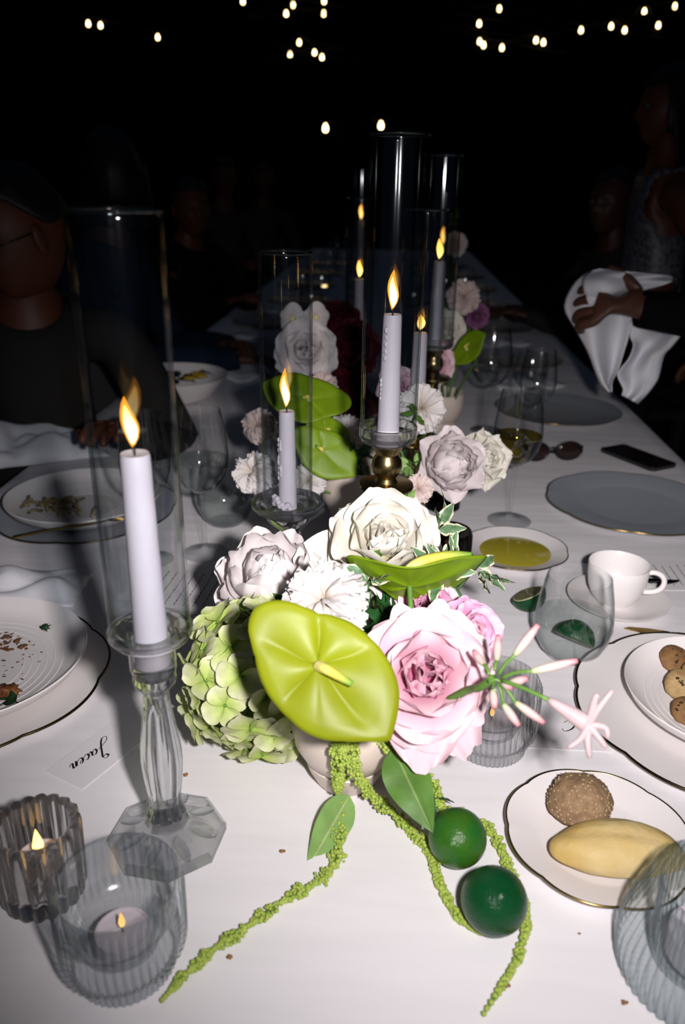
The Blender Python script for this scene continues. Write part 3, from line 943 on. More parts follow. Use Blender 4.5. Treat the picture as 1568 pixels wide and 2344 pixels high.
# ---------------------------------------------------------------- cutlery, phone, glasses, cards
def knife(label, pA, pB, m, z=.0005, rev=False):
    d = pB - pA
    L_ = d.length
    o = thing('table_knife', label, 'knife', (pA.x, pA.y, T + z), math.atan2(d.y, d.x))
    bl = MB().slab([(0, 0), (.006, .0045), (.03, .0085), (L_ * .48, .0085), (L_ * .50, .004), (L_ * .50, -.004), (L_ * .46, -.006), (.02, -.004)], 0, .0016)
    bl.build('blade', m, o, smooth=False)
    MB().tube(spline([(L_ * .49, 0, .003), (L_ * .6, 0, .0034), (L_ * .85, 0, .0042), (L_, 0, .0042)], 14), [.003] * 3 + [.0035 + .0001 * i for i in range(11)], 10).build('handle', m, o)
knife('gold table knife above the cookie charger', at_z(1428, 1440), at_z(1650, 1475), mGoldCut)
o = thing('fork', 'thin gold fork lying across the shadowed pasta plate', 'fork', (0, 0, 0))
fa, fb = at_z(32, 1230, .018), at_z(250, 1192, .034)
d = (fb - fa); d.normalize()
sd = d.cross(Vector((0, 0, 1))).normalized()
o.location = fa
MB().tube(spline([Vector((0, 0, 0)), d * .05 + Vector((0, 0, .002)), d * .12, d * .14 + Vector((0, 0, .002))], 16), [.0030 - .0001 * i for i in range(16)], 8).build('handle', mGoldCut, o)
for i in range(4):
    s_ = sd * (.004 * (i - 1.5))
    MB().tube([d * .138 + s_ * .4 + Vector((0, 0, .002)), d * .152 + s_, d * .185 + s_ + Vector((0, 0, .001))], .0010, 6).build('tine', mGoldCut, o)
knife('dark knife on the menu card beside the coffee cup', at_z(1556, 1330, .001), at_z(1462, 1338, .001), mSteelDk, .0015)
# phone
pc_ = [at_z(1360, 1046), at_z(1476, 1026), at_z(1560, 1052), at_z(1436, 1082)]
pcn = sum(pc_, Vector()) / 4
ax = ((pc_[3] - pc_[0]) + (pc_[2] - pc_[1])) / 2
phn = thing('mobile_phone', 'black mobile phone lying face up behind the empty charger', 'phone', (pcn.x, pcn.y, T + .0005), math.atan2(ax.y, ax.x))
def rrect(a, b, r, n=5):
    out = []
    for cx_, cy_, s in ((a - r, b - r, 0), (-a + r, b - r, 90), (-a + r, -b + r, 180), (a - r, -b + r, 270)):
        out += [(cx_ + r * math.cos(R(s + 90 * i / n)), cy_ + r * math.sin(R(s + 90 * i / n))) for i in range(n + 1)]
    return out
MB().slab(rrect(.073, .036, .010), 0, .0072).build('casing', mPhoneFrame, phn, smooth=False)
MB().slab(rrect(.0715, .0345, .009), .0072, .0078).build('screen', mPhone, phn, smooth=False)
MB().box((.060, 0, .0081), (.003, .012, .0004)).build('speaker_slot', mPhoneFrame, phn, smooth=False)
# sunglasses
psg = at_z(1262, 1056)
sg = thing('sunglasses', 'brown tinted sunglasses folded on the cloth behind the wine', 'sunglasses', (psg.x, psg.y, T + .0008), R(8))
for s in (-1, 1):
    ol = [(s * .034 + .027 * math.cos(a) * (1 + .05 * s * math.cos(a)), .020 + .0195 * math.sin(a) * (1.0 if math.sin(a) > 0 else .95)) for a in [2 * PI * i / 28 for i in range(28)]]
    MB().grid(lambda u, q: (s * .034 + .0265 * math.cos(2 * PI * u) * q, -.002 - .004 * (1 - q * q), .021 + .0190 * math.sin(2 * PI * u) * q), 28, 5, wrap=True).build('lens', mLens, sg, solid=.001)
    MB().tube([(x, -.002, y + .001) for x, y in ol + ol[:1]], .0019, 8, cap=False).build('lens_rim', mBlackPl, sg)
    MB().tube(spline([(s * .062, -.001, .027), (s * .064, .012, .026), (s * .030, .026, .016), (-s * .030, .030, .006), (-s * .052, .031, .0035)], 18), .0022, 8).build('temple', mBlackPl, sg)
MB().tube(spline([(-.009, -.002, .027), (0, -.003, .030), (.009, -.002, .027)], 8), .0018, 8).build('bridge', mBlackPl, sg)
# name cards
def ribbon(mb, pts, w0, z):
    P = spline([(x, y, 0) for x, y in pts], max(8, len(pts) * 6))
    n = len(P)
    L_, Rr = [], []
    for i, p in enumerate(P):
        d = (P[min(i + 1, n - 1)] - P[max(i - 1, 0)])
        d = d.normalized() if d.length > 0 else Vector((1, 0, 0))
        w_ = w0 * (.45 + .95 * max(0, -d.y) ** 1.5)      # the pen swells on down strokes
        s_ = Vector((-d.y, d.x, 0)) * w_ / 2
        L_.append(p + s_ + Vector((0, 0, z))); Rr.append(p - s_ + Vector((0, 0, z)))
    o = len(mb.v)
    mb.add(L_ + Rr, [[i, n + i, n + i + 1, i + 1] for i in range(n - 1)])
GLYPH = {   # script letters, unit = x-height, baseline 0
    'J': ([[(1.55, 2.35), (1.2, 2.75), (.7, 2.5), (1.0, 2.05), (1.5, 2.25), (1.25, 1.2), (.75, -.3), (.2, -1.1), (-.4, -1.0), (-.3, -.4), (.5, .1), (1.5, .45)]], 1.7),
    'a': ([[(.95, .85), (.5, 1.0), (.1, .5), (.25, .05), (.6, .2), (.95, .9), (.85, .3), (1.0, .02), (1.35, .4)]], 1.25),
    'c': ([[(.85, .8), (.6, 1.0), (.2, .6), (.2, .15), (.55, .0), (1.05, .4)]], .95),
    'e': ([[(.1, .4), (.55, .55), (.75, .9), (.5, 1.0), (.2, .6), (.25, .1), (.6, .0), (1.1, .4)]], 1.0),
    'n': ([[(.05, .4), (.3, .95), (.3, .5), (.15, 0)], [(.2, .3), (.55, .9), (.85, .95), (.8, .5), (.75, .1), (1.0, .02), (1.3, .4)]], 1.3),
    'C': ([[(1.9, 2.0), (1.4, 2.6), (.6, 2.1), (.25, 1.1), (.6, .15), (1.4, .1), (1.9, .6)]], 2.0)}
def card(name, label, corners, word, org, xdir, xh):
    A, B, D = corners                    # corner, along the long edge, along the short edge
    ex = (B - A); ey = (D - A)
    ex.z = ey.z = 0
    L_, W_ = ex.length, abs(ey.dot(Vector((-ex.y, ex.x, 0)).normalized()))
    an = math.atan2(ex.y, ex.x)
    c = thing(name, label, 'card', (A.x, A.y, T + .0004), an)
    sgn = 1 if ey.dot(Vector((-ex.y, ex.x, 0))) > 0 else -1
    y0, y1 = (0, W_) if sgn > 0 else (-W_, 0)
    MB().box((L_ / 2, (y0 + y1) / 2, .00025), (L_, W_, .0005)).build('paper', mPaper, c, smooth=False)
    mb = MB()
    cur = 0.0
    for ch in word:
        strokes, adv = GLYPH[ch]
        for s_ in strokes:
            ribbon(mb, [((cur + x + y * .35) * xh, y * xh) for x, y in s_], xh * .22, .0007)
        cur += adv
    Q = (org - A); Q.z = 0
    rot = Matrix.Rotation(-an, 3, 'Z')
    q = rot @ Q
    xd = rot @ Vector((xdir.x, xdir.y, 0)).normalized()
    Mr = Matrix((xd, Vector((-xd.y, xd.x, 0)), Vector((0, 0, 1)))).transposed()
    mb.v = [Mr @ v + Vector((q.x, q.y, 0)) for v in mb.v]
    mb.build('lettering', mInk, c)
card('place_card', 'white place card with cursive lettering beside the crystal candlestick', (at_z(105, 1766), at_z(255, 1655), at_z(190, 1807)), 'Jacen', at_z(243, 1700), at_z(168, 1748) - at_z(243, 1700), .0071)
card('place_card', 'white place card mostly hidden under the opened pink blossom', (at_z(1190, 1712), at_z(1400, 1722), at_z(1206, 1600)), 'C', at_z(1322, 1652), at_z(1222, 1646) - at_z(1322, 1652), .0072)
def menu(label, corners, lines, rowdir):
    A, B, D = corners
    ex, ey = B - A, D - A
    c = thing('menu_card', label, 'card', (A.x, A.y, T + .0004))
    n_ = Vector((0, 0, .0005))
    MB().add([Vector((0, 0, 0)), ex, ex + ey, ey, n_, ex + n_, ex + ey + n_, ey + n_], [[3, 2, 1, 0], [4, 5, 6, 7], [0, 1, 5, 4], [1, 2, 6, 5], [2, 3, 7, 6], [3, 0, 4, 7]]).build('paper', mPaper, c, smooth=False)
    mb = MB()
    rr = random.Random(5)
    for i in range(lines):
        b = ex * ((i + .8) / (lines + .6))
        u = .15
        while u < .82:
            l_ = rr.uniform(.02, .07)
            p0 = b + ey * u + n_ * 1.3; p1 = b + ey * min(u + l_, .85) + n_ * 1.3
            s_ = ex.normalized() * .0007
            mb.add([p0 - s_, p1 - s_, p1 + s_, p0 + s_], [[0, 1, 2, 3]])
            u += l_ + .015
    o = mb.build('print_lines', mInk, c)
    o['kind'] = 'stuff'
menu('white menu card with tiny print under the dark knife', (at_z(1480, 1352), at_z(1660, 1352), at_z(1440, 1285)), 9, None)
menu('white menu card with slanted print beside the green hydrangea', (at_z(300, 1400), at_z(470, 1410), at_z(385, 1290)), 7, None)
# crumbs
cr_ = M('bread crumb', (0.25, 0.12, 0.04), .8)
for i, (px, py, lab) in enumerate([(646, 1949, 'tiny brown crumb beside the hanging leaf'), (526, 2191, 'brown crumb below the long trailing catkin'), (1160, 2256, 'brown crumb beside the lowest catkin tip'),
                                   (1326, 2138, 'speck of crumb below the bread plate'), (1430, 2296, 'green brown crumb before the sea green votive'), (425, 1774, 'dark crumb beside the crystal stem')]):
    p = at_z(px, py, .001)
    o = blob('bread_crumb', cr_, None, (p.x, p.y, T + .0015), .0020 if i != 3 else .001, (1.2, .8, .6), i, .9, 2, 3)
    tag(o, lab, 'crumb')

# ---------------------------------------------------------------- flowers
mStem = M('green stem', (0.10, 0.22, 0.03), 0.5, var=.3)
mStemDk = M('dark green stem', (0.03, 0.10, 0.02), 0.5, var=.3)
mSpadix = M('pale yellow spadix', (0.55, 0.50, 0.12), .6, kramp=[(0, (.75, .70, .30)), (.45, (.55, .48, .06)), (1, (.10, .24, .02))], bump=.5, bscale=600)
mAnth = M('lime green spathe', (0.205, 0.240, 0.008), 0.38, spec=.12, var=.16, vscale=24, trans=.10)
mAnth2 = M('leaf green spathe', (0.17, 0.28, 0.008), 0.42, spec=.2, var=.22, vscale=24, trans=.10)
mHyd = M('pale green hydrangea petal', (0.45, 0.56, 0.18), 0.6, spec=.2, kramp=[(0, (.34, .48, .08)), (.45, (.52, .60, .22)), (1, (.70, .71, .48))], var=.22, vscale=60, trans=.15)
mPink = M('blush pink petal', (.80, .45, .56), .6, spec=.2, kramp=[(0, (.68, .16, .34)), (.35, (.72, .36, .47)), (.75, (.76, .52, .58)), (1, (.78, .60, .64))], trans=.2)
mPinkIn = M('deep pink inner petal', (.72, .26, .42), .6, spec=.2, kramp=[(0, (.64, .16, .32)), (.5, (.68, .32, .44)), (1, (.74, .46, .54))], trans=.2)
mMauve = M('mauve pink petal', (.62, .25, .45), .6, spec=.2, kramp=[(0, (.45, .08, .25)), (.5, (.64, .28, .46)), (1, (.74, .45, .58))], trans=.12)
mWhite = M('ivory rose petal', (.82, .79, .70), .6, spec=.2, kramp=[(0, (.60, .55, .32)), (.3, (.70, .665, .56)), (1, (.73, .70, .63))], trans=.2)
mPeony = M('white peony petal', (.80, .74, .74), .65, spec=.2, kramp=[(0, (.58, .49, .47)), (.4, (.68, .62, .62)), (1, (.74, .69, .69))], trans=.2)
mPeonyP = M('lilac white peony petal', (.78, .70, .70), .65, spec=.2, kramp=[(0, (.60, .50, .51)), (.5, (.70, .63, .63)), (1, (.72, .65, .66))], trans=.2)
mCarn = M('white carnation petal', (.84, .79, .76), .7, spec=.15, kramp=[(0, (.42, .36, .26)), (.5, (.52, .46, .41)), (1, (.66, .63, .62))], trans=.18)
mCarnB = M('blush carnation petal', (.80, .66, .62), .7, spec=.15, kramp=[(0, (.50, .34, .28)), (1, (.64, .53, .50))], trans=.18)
mBurg = M('burgundy petal', (.10, .008, .02), .6, spec=.2, kramp=[(0, (.025, .002, .005)), (1, (.07, .007, .014))])
mPurple = M('muted purple petal', (.22, .08, .18), .6, spec=.2)
mNer = M('pale pink buds', (.80, .58, .58), .5, spec=.3, kramp=[(0, (.34, .40, .18)), (.25, (.46, .39, .34)), (.75, (.47, .30, .30)), (1, (.42, .15, .17))])
mNerP = M('pale pink narrow petal', (.48, .36, .37), .5, spec=.3, trans=.15)
mLeaf = M('fresh green leaf', (.14, .30, .035), .45, spec=.4, kramp=[(0, (.26, .36, .11)), (.07, (.085, .20, .025)), (1, (.10, .23, .03))], var=.25, vscale=50, trans=.15)
mLeafLt = M('light green leaf underside', (.26, .40, .12), .55, spec=.3, kramp=[(0, (.50, .56, .28)), (.08, (.24, .40, .11)), (1, (.24, .42, .12))], var=.2, vscale=50, trans=.15)
mLeafDk = M('dark green leaf', (.02, .09, .02), .4, var=.4, vscale=50)
mVar = M('variegated leaf', (.1, .2, .1), .5, kramp=[(0, (.10, .19, .09)), (.62, (.11, .21, .10)), (.72, (.62, .62, .42)), (1, (.68, .66, .48))], var=.25, vscale=90)
mAmar = M('chartreuse catkin', (.42, .50, .10), .7, spec=.2, col2=(.26, .38, .06), vscale=260)

def petal_mesh(name, m, L_, W_, a0, a1, cup=.3, ruf=0.0, point=0.0, seed=0, nu=13, nv=13, notch=0.0, fold=0.0, curl=0.0, base=.28, pw=1.5):
    """petal: starts at the origin along Z, leans out to +X ; a0..a1 lean in degrees, curl = extra lean at the tip"""
    sp = []
    x = z = 0.0
    for j in range(nv):
        q = j / (nv - 1)
        a = R(a0 + (a1 - a0) * q ** pw + curl * .75 * (max(0, q - .45) / .55) ** 1.6)
        sp.append((x, z, a))
        x += L_ / (nv - 1) * math.sin(a)
        z += L_ / (nv - 1) * math.cos(a)
    rn_ = random.Random(seed)
    ph1, ph2 = rn_.uniform(0, 6), rn_.uniform(0, 6)
    def fn(u, q):
        s = (u - .5) * 2
        j = q * (nv - 1)
        x, z, a = sp[min(int(j + .5), nv - 1)]
        wd = W_ / 2 * (base * (1 - q) + (math.sin(PI * min(1, .10 + .75 * q ** .9))) ** .7 * (q ** .35)) * (1 - point * max(0, q - .55) ** 1.3 * 2.2)
        wd = max(wd, W_ * .03)
        n_ = cup * W_ * s * s * .5 + ruf * L_ * (math.sin(4.2 * s + ph1) + .6 * math.sin(9 * s + ph2 + q * 2)) * q * q + fold * W_ * abs(s) * q
        back = -(notch * L_ * math.exp(-(s / .25) ** 2) * q ** 3) - .13 * L_ * s * s * q * q * (1 if point == 0 else 1.3)
        tx, tz = math.sin(a), math.cos(a)
        return (x - tz * n_ + tx * back, s * wd, z + tx * n_ + tz * back)
    mb = MB().grid(fn, nu, nv, kfn=lambda u, q: q)
    return mb.mesh(name, m)

def flower_root(name, label, cat, c, d, xh=None, group=None):
    rot = frame(d, xh)
    t = thing(name, label, cat, c, rot, group)
    t['_m'] = 0
    del t['_m']
    Mi = (Matrix.Translation(c) @ rot.to_4x4()).inverted()
    return t, Mi
def add_stem(t, Mi, c, d, mouth, r=.0024, m=None, off=.012, bend=.03):
    if mouth is None: return
    d = Vector(d).normalized()
    a = Vector(c) - d * off
    pts = [a + d * off * .6, a, a - d * bend + Vector((0, 0, -bend * .3)), (a + Vector(mouth)) / 2 - d * bend * .4, Vector(mouth)]
    MB().tube([Mi @ p for p in spline(pts, 14)], r, 7).build('stem', m or mStem, t)
def ring(t, meshes, n, r0, z0, rnd, jit=6, off=0.0, sc=1.0, tilt=4):
    for i in range(n):
        a = 2 * PI * (i + off) / n + R(rnd.uniform(-jit, jit))
        s = sc * rnd.uniform(.93, 1.06)
        mesh_obj('petal', meshes[i % len(meshes)], t, (r0 * math.cos(a), r0 * math.sin(a), z0), (R(rnd.uniform(-tilt, tilt)), R(rnd.uniform(-tilt, tilt)), a), s)
def rose(label, c, d, Rr, m, mi, mouth, seed=1, point=.5, open_=1.0, name='rose', cat='rose', group=None, xh=None, spread=1.0, flares=()):
    t, Mi = flower_root(name, label, cat, c, d, xh, group)
    rnd = random.Random(seed)
    pm = lambda i, mm, *a, **k: petal_mesh('petal', mm, *[x * Rr if n < 2 else x for n, x in enumerate(a)], seed=seed * 10 + i, **k)
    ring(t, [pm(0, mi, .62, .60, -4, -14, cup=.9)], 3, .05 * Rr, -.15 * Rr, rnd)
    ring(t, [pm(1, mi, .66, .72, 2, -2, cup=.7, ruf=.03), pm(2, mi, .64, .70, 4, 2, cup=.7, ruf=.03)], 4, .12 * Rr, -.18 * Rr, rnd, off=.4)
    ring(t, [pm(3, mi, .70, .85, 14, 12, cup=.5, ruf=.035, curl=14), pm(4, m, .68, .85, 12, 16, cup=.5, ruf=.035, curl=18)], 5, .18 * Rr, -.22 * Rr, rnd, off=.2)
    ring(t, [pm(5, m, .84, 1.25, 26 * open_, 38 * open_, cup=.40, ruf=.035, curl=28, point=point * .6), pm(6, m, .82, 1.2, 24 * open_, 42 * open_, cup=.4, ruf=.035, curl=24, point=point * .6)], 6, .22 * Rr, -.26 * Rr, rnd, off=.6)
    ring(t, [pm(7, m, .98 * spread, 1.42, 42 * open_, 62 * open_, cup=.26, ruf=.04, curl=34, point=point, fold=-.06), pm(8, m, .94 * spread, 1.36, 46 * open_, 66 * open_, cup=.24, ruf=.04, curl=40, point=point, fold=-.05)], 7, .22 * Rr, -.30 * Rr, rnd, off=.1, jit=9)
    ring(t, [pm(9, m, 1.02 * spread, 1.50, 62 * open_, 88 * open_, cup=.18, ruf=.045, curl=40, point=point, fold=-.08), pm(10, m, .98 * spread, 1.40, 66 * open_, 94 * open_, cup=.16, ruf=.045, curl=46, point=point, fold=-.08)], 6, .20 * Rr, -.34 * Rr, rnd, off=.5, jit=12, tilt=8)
    for j, (an, ln, wd, a0_, cu) in enumerate(flares):
        mesh_obj('petal', pm(20 + j, m, ln, wd, a0_, a0_ + 18, cup=.2, ruf=.04, curl=cu, point=.25), t, (.1 * Rr * math.cos(R(an)), .1 * Rr * math.sin(R(an)), -.36 * Rr), (0, 0, R(an)))
    MB().ball((0, 0, -.42 * Rr), .17 * Rr, 1, (1, 1, .9)).build('calyx', mStem, t)
    add_stem(t, Mi, c, d, mouth, off=.42 * Rr)
    return t
def peony(label, c, d, Rr, m, mouth, seed=1, tight=1.0, name='peony', group=None, xh=None):
    t, Mi = flower_root(name, label, 'peony', c, d, xh, group)
    rnd = random.Random(seed)
    def lay(n, L_, W_, a0, a1, r0, z0, off, cup, k, **kw):
        ms = [petal_mesh('petal', m, L_ * Rr, W_ * Rr, a0, a1, cup=cup, ruf=.03, seed=seed * 9 + k * 3 + j, notch=.04 * j, pw=1.0, **kw) for j in range(2)]
        ring(t, ms, n, r0 * Rr, z0 * Rr, rnd, off=off, jit=8, tilt=5)
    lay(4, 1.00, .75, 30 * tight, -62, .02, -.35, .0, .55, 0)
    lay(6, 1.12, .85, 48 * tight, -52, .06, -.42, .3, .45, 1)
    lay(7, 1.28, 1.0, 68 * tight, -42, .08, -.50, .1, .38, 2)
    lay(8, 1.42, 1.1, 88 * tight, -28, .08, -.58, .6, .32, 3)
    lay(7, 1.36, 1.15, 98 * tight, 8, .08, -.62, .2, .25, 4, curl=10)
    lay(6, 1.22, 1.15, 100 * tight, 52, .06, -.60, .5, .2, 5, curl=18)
    MB().ball((0, 0, -.64 * Rr), .2 * Rr, 1, (1, 1, .6)).build('calyx', mStem, t)
    add_stem(t, Mi, c, d, mouth, off=.62 * Rr)
    return t
def carnation(label, c, d, Rr, m, mouth, seed=1, group='carnations', n=1.0):
    t, Mi = flower_root('carnation', label, 'carnation', c, d, None, group)
    rnd = random.Random(seed)
    ms = []
    for k in range(3):
        r2 = random.Random(seed * 5 + k)
        ph = r2.uniform(0, 6)
        cols = 21
        def fn(u, q):
            s = (u - .5) * 2
            i = round(u * (cols - 1))
            wd = Rr * .66 * (q ** 1.2) + Rr * .03
            tooth = (.055 if i % 2 else -.01) * Rr * (q > .95) + r2.uniform(-.012, .012) * Rr * (q > .9)
            ln = Rr * .86 * q * (1 - .12 * s * s) + tooth
            a = R(4 + 34 * q * q)
            wv = Rr * .17 * q * q * math.sin(s * 7.5 + ph) + Rr * .08 * q ** 3 * math.sin(s * 17 + ph * 2)
            return (ln * math.sin(a) - wv * math.cos(a), s * wd, ln * math.cos(a) + wv * math.sin(a))
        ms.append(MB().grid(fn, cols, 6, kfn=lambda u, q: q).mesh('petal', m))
    tot = int(62 * n)
    for i in range(tot):
        f = (i + .5) / tot
        tilt = R(100 * f ** .7 + rnd.uniform(-13, 13))
        a = i * 2.39996
        q = Matrix.Rotation(a, 3, 'Z') @ Matrix.Rotation(tilt, 3, 'Y') @ Matrix.Rotation(rnd.uniform(-.6, .6), 3, 'Z')
        mesh_obj('petal', ms[i % 3], t, (0, 0, -.12 * Rr), q.to_euler(), rnd.uniform(.84, 1.08))
    MB().lathe([(0, -.85 * Rr), (.13 * Rr, -.83 * Rr), (.2 * Rr, -.5 * Rr), (.22 * Rr, -.14 * Rr), (0, -.1 * Rr)], 12).build('calyx', mStemDk, t, recalc=True)
    add_stem(t, Mi, c, d, mouth, r=.0018, off=.8 * Rr, bend=.015)
    return t
HEART_PX = [(567, 1440), (571, 1412), (580, 1395), (598, 1382), (625, 1376), (655, 1377), (690, 1389), (728, 1405), (770, 1412), (812, 1430), (850, 1462), (882, 1500), (903, 1540), (913, 1582),
            (909, 1625), (900, 1662), (893, 1688), (870, 1692), (830, 1690), (785, 1690), (745, 1687), (705, 1673), (665, 1642), (635, 1612), (608, 1575), (593, 1540), (585, 1505), (574, 1470)]
HO = (728, 1524)
_pol = sorted(((math.atan2(-(y - HO[1]), x - HO[0]) % (2 * PI), math.hypot(x - HO[0], y - HO[1])) for x, y in HEART_PX))
def heart_r(th):
    th %= 2 * PI
    n = len(_pol)
    for i in range(n):
        a, ra = _pol[i]
        b, rb = _pol[(i + 1) % n]
        if i == n - 1: b += 2 * PI
        tt = th if th >= _pol[0][0] else th + 2 * PI
        if a <= tt <= b:
            return ra + (rb - ra) * (tt - a) / max(1e-6, b - a)
    return _pol[0][1]
def spathe(mb, S, cupf, quilt=.05, bend=0.0, seed=0):
    """heart-shaped spathe, S metres per outline pixel, upper face +Z"""
    fold = math.atan2(1, 0) + .02
    def fn(u, q):
        th = 2 * PI * u
        r = heart_r(th) * S * q
        L_ = 180 * S
        dd = math.atan2(math.sin(th - fold), math.cos(th - fold))     # 0 on the notch fold
        crease = math.exp(-(dd / .10) ** 2)
        z = cupf * L_ * q * q * (.5 + .5 * math.cos(2 * (th + .75))) - .035 * L_ * crease * (q * (1.2 - q)) * 2
        vein = abs(math.sin(dd * 2.6 + .25 * math.sin(q * 3))) ** .7
        z += quilt * L_ * (vein - .6) * math.sin(PI * min(1, q * 1.02)) * .5
        z -= .02 * L_ * math.exp(-(q / .15) ** 2)
        z -= .05 * L_ * max(0, q - .86) * 4
        x, y = r * math.cos(th), r * math.sin(th)
        if bend: z += bend * (x * .7 - y * .7) ** 2 / L_
        return (x, y, z)
    return mb.grid(fn, 96, 15, wrap=True, kfn=lambda u, q: q)
def anthurium(label, c, nrm, S, m, mouth, cupf=.10, spin=0.0, bend=0.0, spl=.62, spd=(.72, -.42, .45), group='anthuriums', sr=.0036, quilt=.05, spw=None, spo=None):
    rot = frame(nrm, CX) @ Matrix.Rotation(spin, 3, 'Z')
    t = thing('anthurium', label, 'anthurium', c, rot, group)
    Mi = (Matrix.Translation(c) @ rot.to_4x4()).inverted()
    spathe(MB(), S, cupf, quilt, bend).build('spathe', m, t, solid=.0012)
    d = Vector(spd).normalized() * 150 * S * spl
    if spw is not None: d = rot.transposed() @ Vector(spw)
    pts = [Vector((0, 0, -.002)), Vector((0, 0, .006)) + d * .25 + Vector((0, 0, .05 * d.length)), d * .65 + Vector((0, 0, .12 * d.length)), d]
    if spo is not None: pts = [q + rot.transposed() @ Vector(spo) for q in pts]
    MB().tube(spline(pts, 16), [sr * (1 - .45 * i / 15) for i in range(16)], 10).build('spadix', mSpadix, t)
    add_stem(t, Mi, c, nrm, mouth, r=.0026, off=.004, bend=.03)
    return t
def ceramic(x, y, label, k=1.0):
    v = thing('compote_vase', label, 'vase', (x, y, T + .0004), None, 'cream compote vases')
    P = [(0, 0), (.026, 0), (.029, .004), (.036, .018), (.0385, .027), (.0365, .029), (.0400, .031), (.0480, .046), (.0520, .066), (.0515, .086), (.0500, .088), (.0490, .084), (.0490, .062), (.042, .045), (.02, .037), (0, .036)]
    MB().lathe([(r * k, z * k) for r, z in P], 56).build('body', mStone, v, recalc=True)
    return lambda a=0, r=0: Vector((x + r * math.cos(a), y + r * math.sin(a), T + .045 * k))

pvz = at_z(792, 1800)
pvz = Vector((pvz.x, pvz.y + .012, 0))
mouth1 = ceramic(pvz.x, pvz.y, 'cream footed ceramic bowl holding the front flowers above the catkins')
cam_d = lambda c: to_cam(c)
def look(c, r=0, u=0):          # towards the camera, leaning right / up
    return (to_cam(c) + CX * r + Vector((0, 0, 1)) * u).normalized()

# hydrangea
hc = at_z(590, 1550, .084)
hy = thing('hydrangea', 'big pale green hydrangea head beside the crystal candlestick', 'hydrangea', hc)
fl_me = []
for k in range(4):
    def pf(u, q, k=k):
        s = (u - .5) * 2
        L_ = .0182
        wd = .0112 * math.sin(PI * (.10 + .76 * q)) ** .6 * (q ** .35 if q > 0 else 0) + .0004
        return (L_ * q * (1 - .10 * s * s * q), s * wd, .0035 * (q ** 2) * (1 if k % 2 else .4) + .0022 * s * s - .0045 * q ** 3 * (.3 + .3 * k) + .0006 * math.sin(s * 5 + k))
    fl_me.append(MB().grid(pf, 7, 7, kfn=lambda u, q: q).mesh('petal', mHyd))
eye_me = MB().ball((0, 0, .001), .0017, 1).mesh('eye', mStem)
rh = random.Random(12)
NF = 66
for i in range(NF):
    zz = 1 - 2 * (i + .5) / NF
    a = i * 2.39996
    nrm = Vector((math.sqrt(1 - zz * zz) * math.cos(a), math.sqrt(1 - zz * zz) * math.sin(a), zz))
    rr = .066 * rh.uniform(.90, 1.08)
    p = Vector((nrm.x * rr * 1.02, nrm.y * rr * .95, nrm.z * rr * 1.06))
    n2 = (nrm + Vector((rh.uniform(-.42, .42), rh.uniform(-.42, .42), rh.uniform(-.42, .42)))).normalized()
    q = frame(n2, (rh.uniform(-1, 1), rh.uniform(-1, 1), rh.uniform(-1, 1)))
    fo = mesh_obj('floret', eye_me, hy, p, q.to_euler(), rh.uniform(1.05, 1.5))
    for k in range(4):
        mesh_obj('petal', fl_me[rh.randrange(4)], fo, (.0006 * math.cos(k * PI / 2), .0006 * math.sin(k * PI / 2), .0006 * (k % 2)), (R(rh.uniform(-10, 10)), R(rh.uniform(-16, 10)), k * PI / 2 + rh.uniform(-.15, .15)), rh.uniform(.9, 1.1))
cmb = MB()
for i in range(NF):
    if i % 2: continue
    zz = 1 - 2 * (i + .5) / NF
    a = i * 2.39996
    nrm = Vector((math.sqrt(1 - zz * zz) * math.cos(a), math.sqrt(1 - zz * zz) * math.sin(a), zz))
    cmb.tube([(0, 0, -.01), nrm * .03 + Vector((0, 0, -.004)), nrm * .062], .0011, 5)
o = cmb.build('flower_stalks', mStem, hy); o['kind'] = 'stuff'
add_stem(hy, Matrix.Translation(-hc), hc, Vector((-.6, -.2, .55)), mouth1(3.3, .02), r=.003, off=.02)

A1 = at_t(HO[0], HO[1], .575)
anthurium('large lime green heart anthurium facing the camera before the hydrangea', A1, look(A1, .02, .06), .575 / FPX, mAnth, mouth1(4.2, .02), cupf=.08, spl=.62, spd=(.76, -.42, .34), sr=.0044, quilt=.13)
p = at_t(972, 1545, .645)
rose('big blush pink garden rose right of the lime green anthurium', p, look(p, .10, .05), .054, mPink, mPinkIn, mouth1(5.6, .02), 4, point=.12, cat='rose', group='roses', flares=((268, 1.35, 1.2, 78, 20), (300, 1.3, 1.0, 84, 30), (75, 1.15, .8, 66, 20), (110, 1.1, .8, 66, 20)))
p = at_t(1070, 1450, .69)
rose('small deeper pink ruffled rose tucked behind the big blush rose', p, look(p, .75, .10), .032, mMauve, mPinkIn, mouth1(.2, .02), 9, point=.2, group='roses', open_=.8)
p = at_t(975, 1392, .74)
rose('mauve rose half hidden under the edge-on anthurium', p, look(p, -.1, .4), .030, mMauve, mMauve, mouth1(.6, .02), 14, point=.2, group='roses', open_=.8)
p = at_t(745, 1375, .685)
carnation('white fringed carnation above the lime green anthurium', p, look(p, -.1, .65), .036, mCarn, mouth1(2.4, .02), 3)
p = at_t(1072, 1422, .735)
carnation('small white carnation peeping out right of the pink roses', p, look(p, .6, .3), .019, mCarn, mouth1(.9, .02), 5, n=.6)
p = at_t(618, 1318, .80)
peony('open white peony between the hydrangea and glass candlestick', p, look(p, -.1, 1.3), .051, mPeony, mouth1(2.0, .03), 5, tight=.85, group='peonies')
p = at_t(880, 1242, .795)
rose('large ivory rose with pointed petals in front of the brass stick', p, look(p, .12, .85), .056, mWhite, mWhite, mouth1(1.2, .02), 21, point=.4, group='roses', flares=((188, 1.55, 1.1, 86, 16), (222, 1.35, 1.2, 92, 10), (335, 1.35, 1.1, 84, 30)))
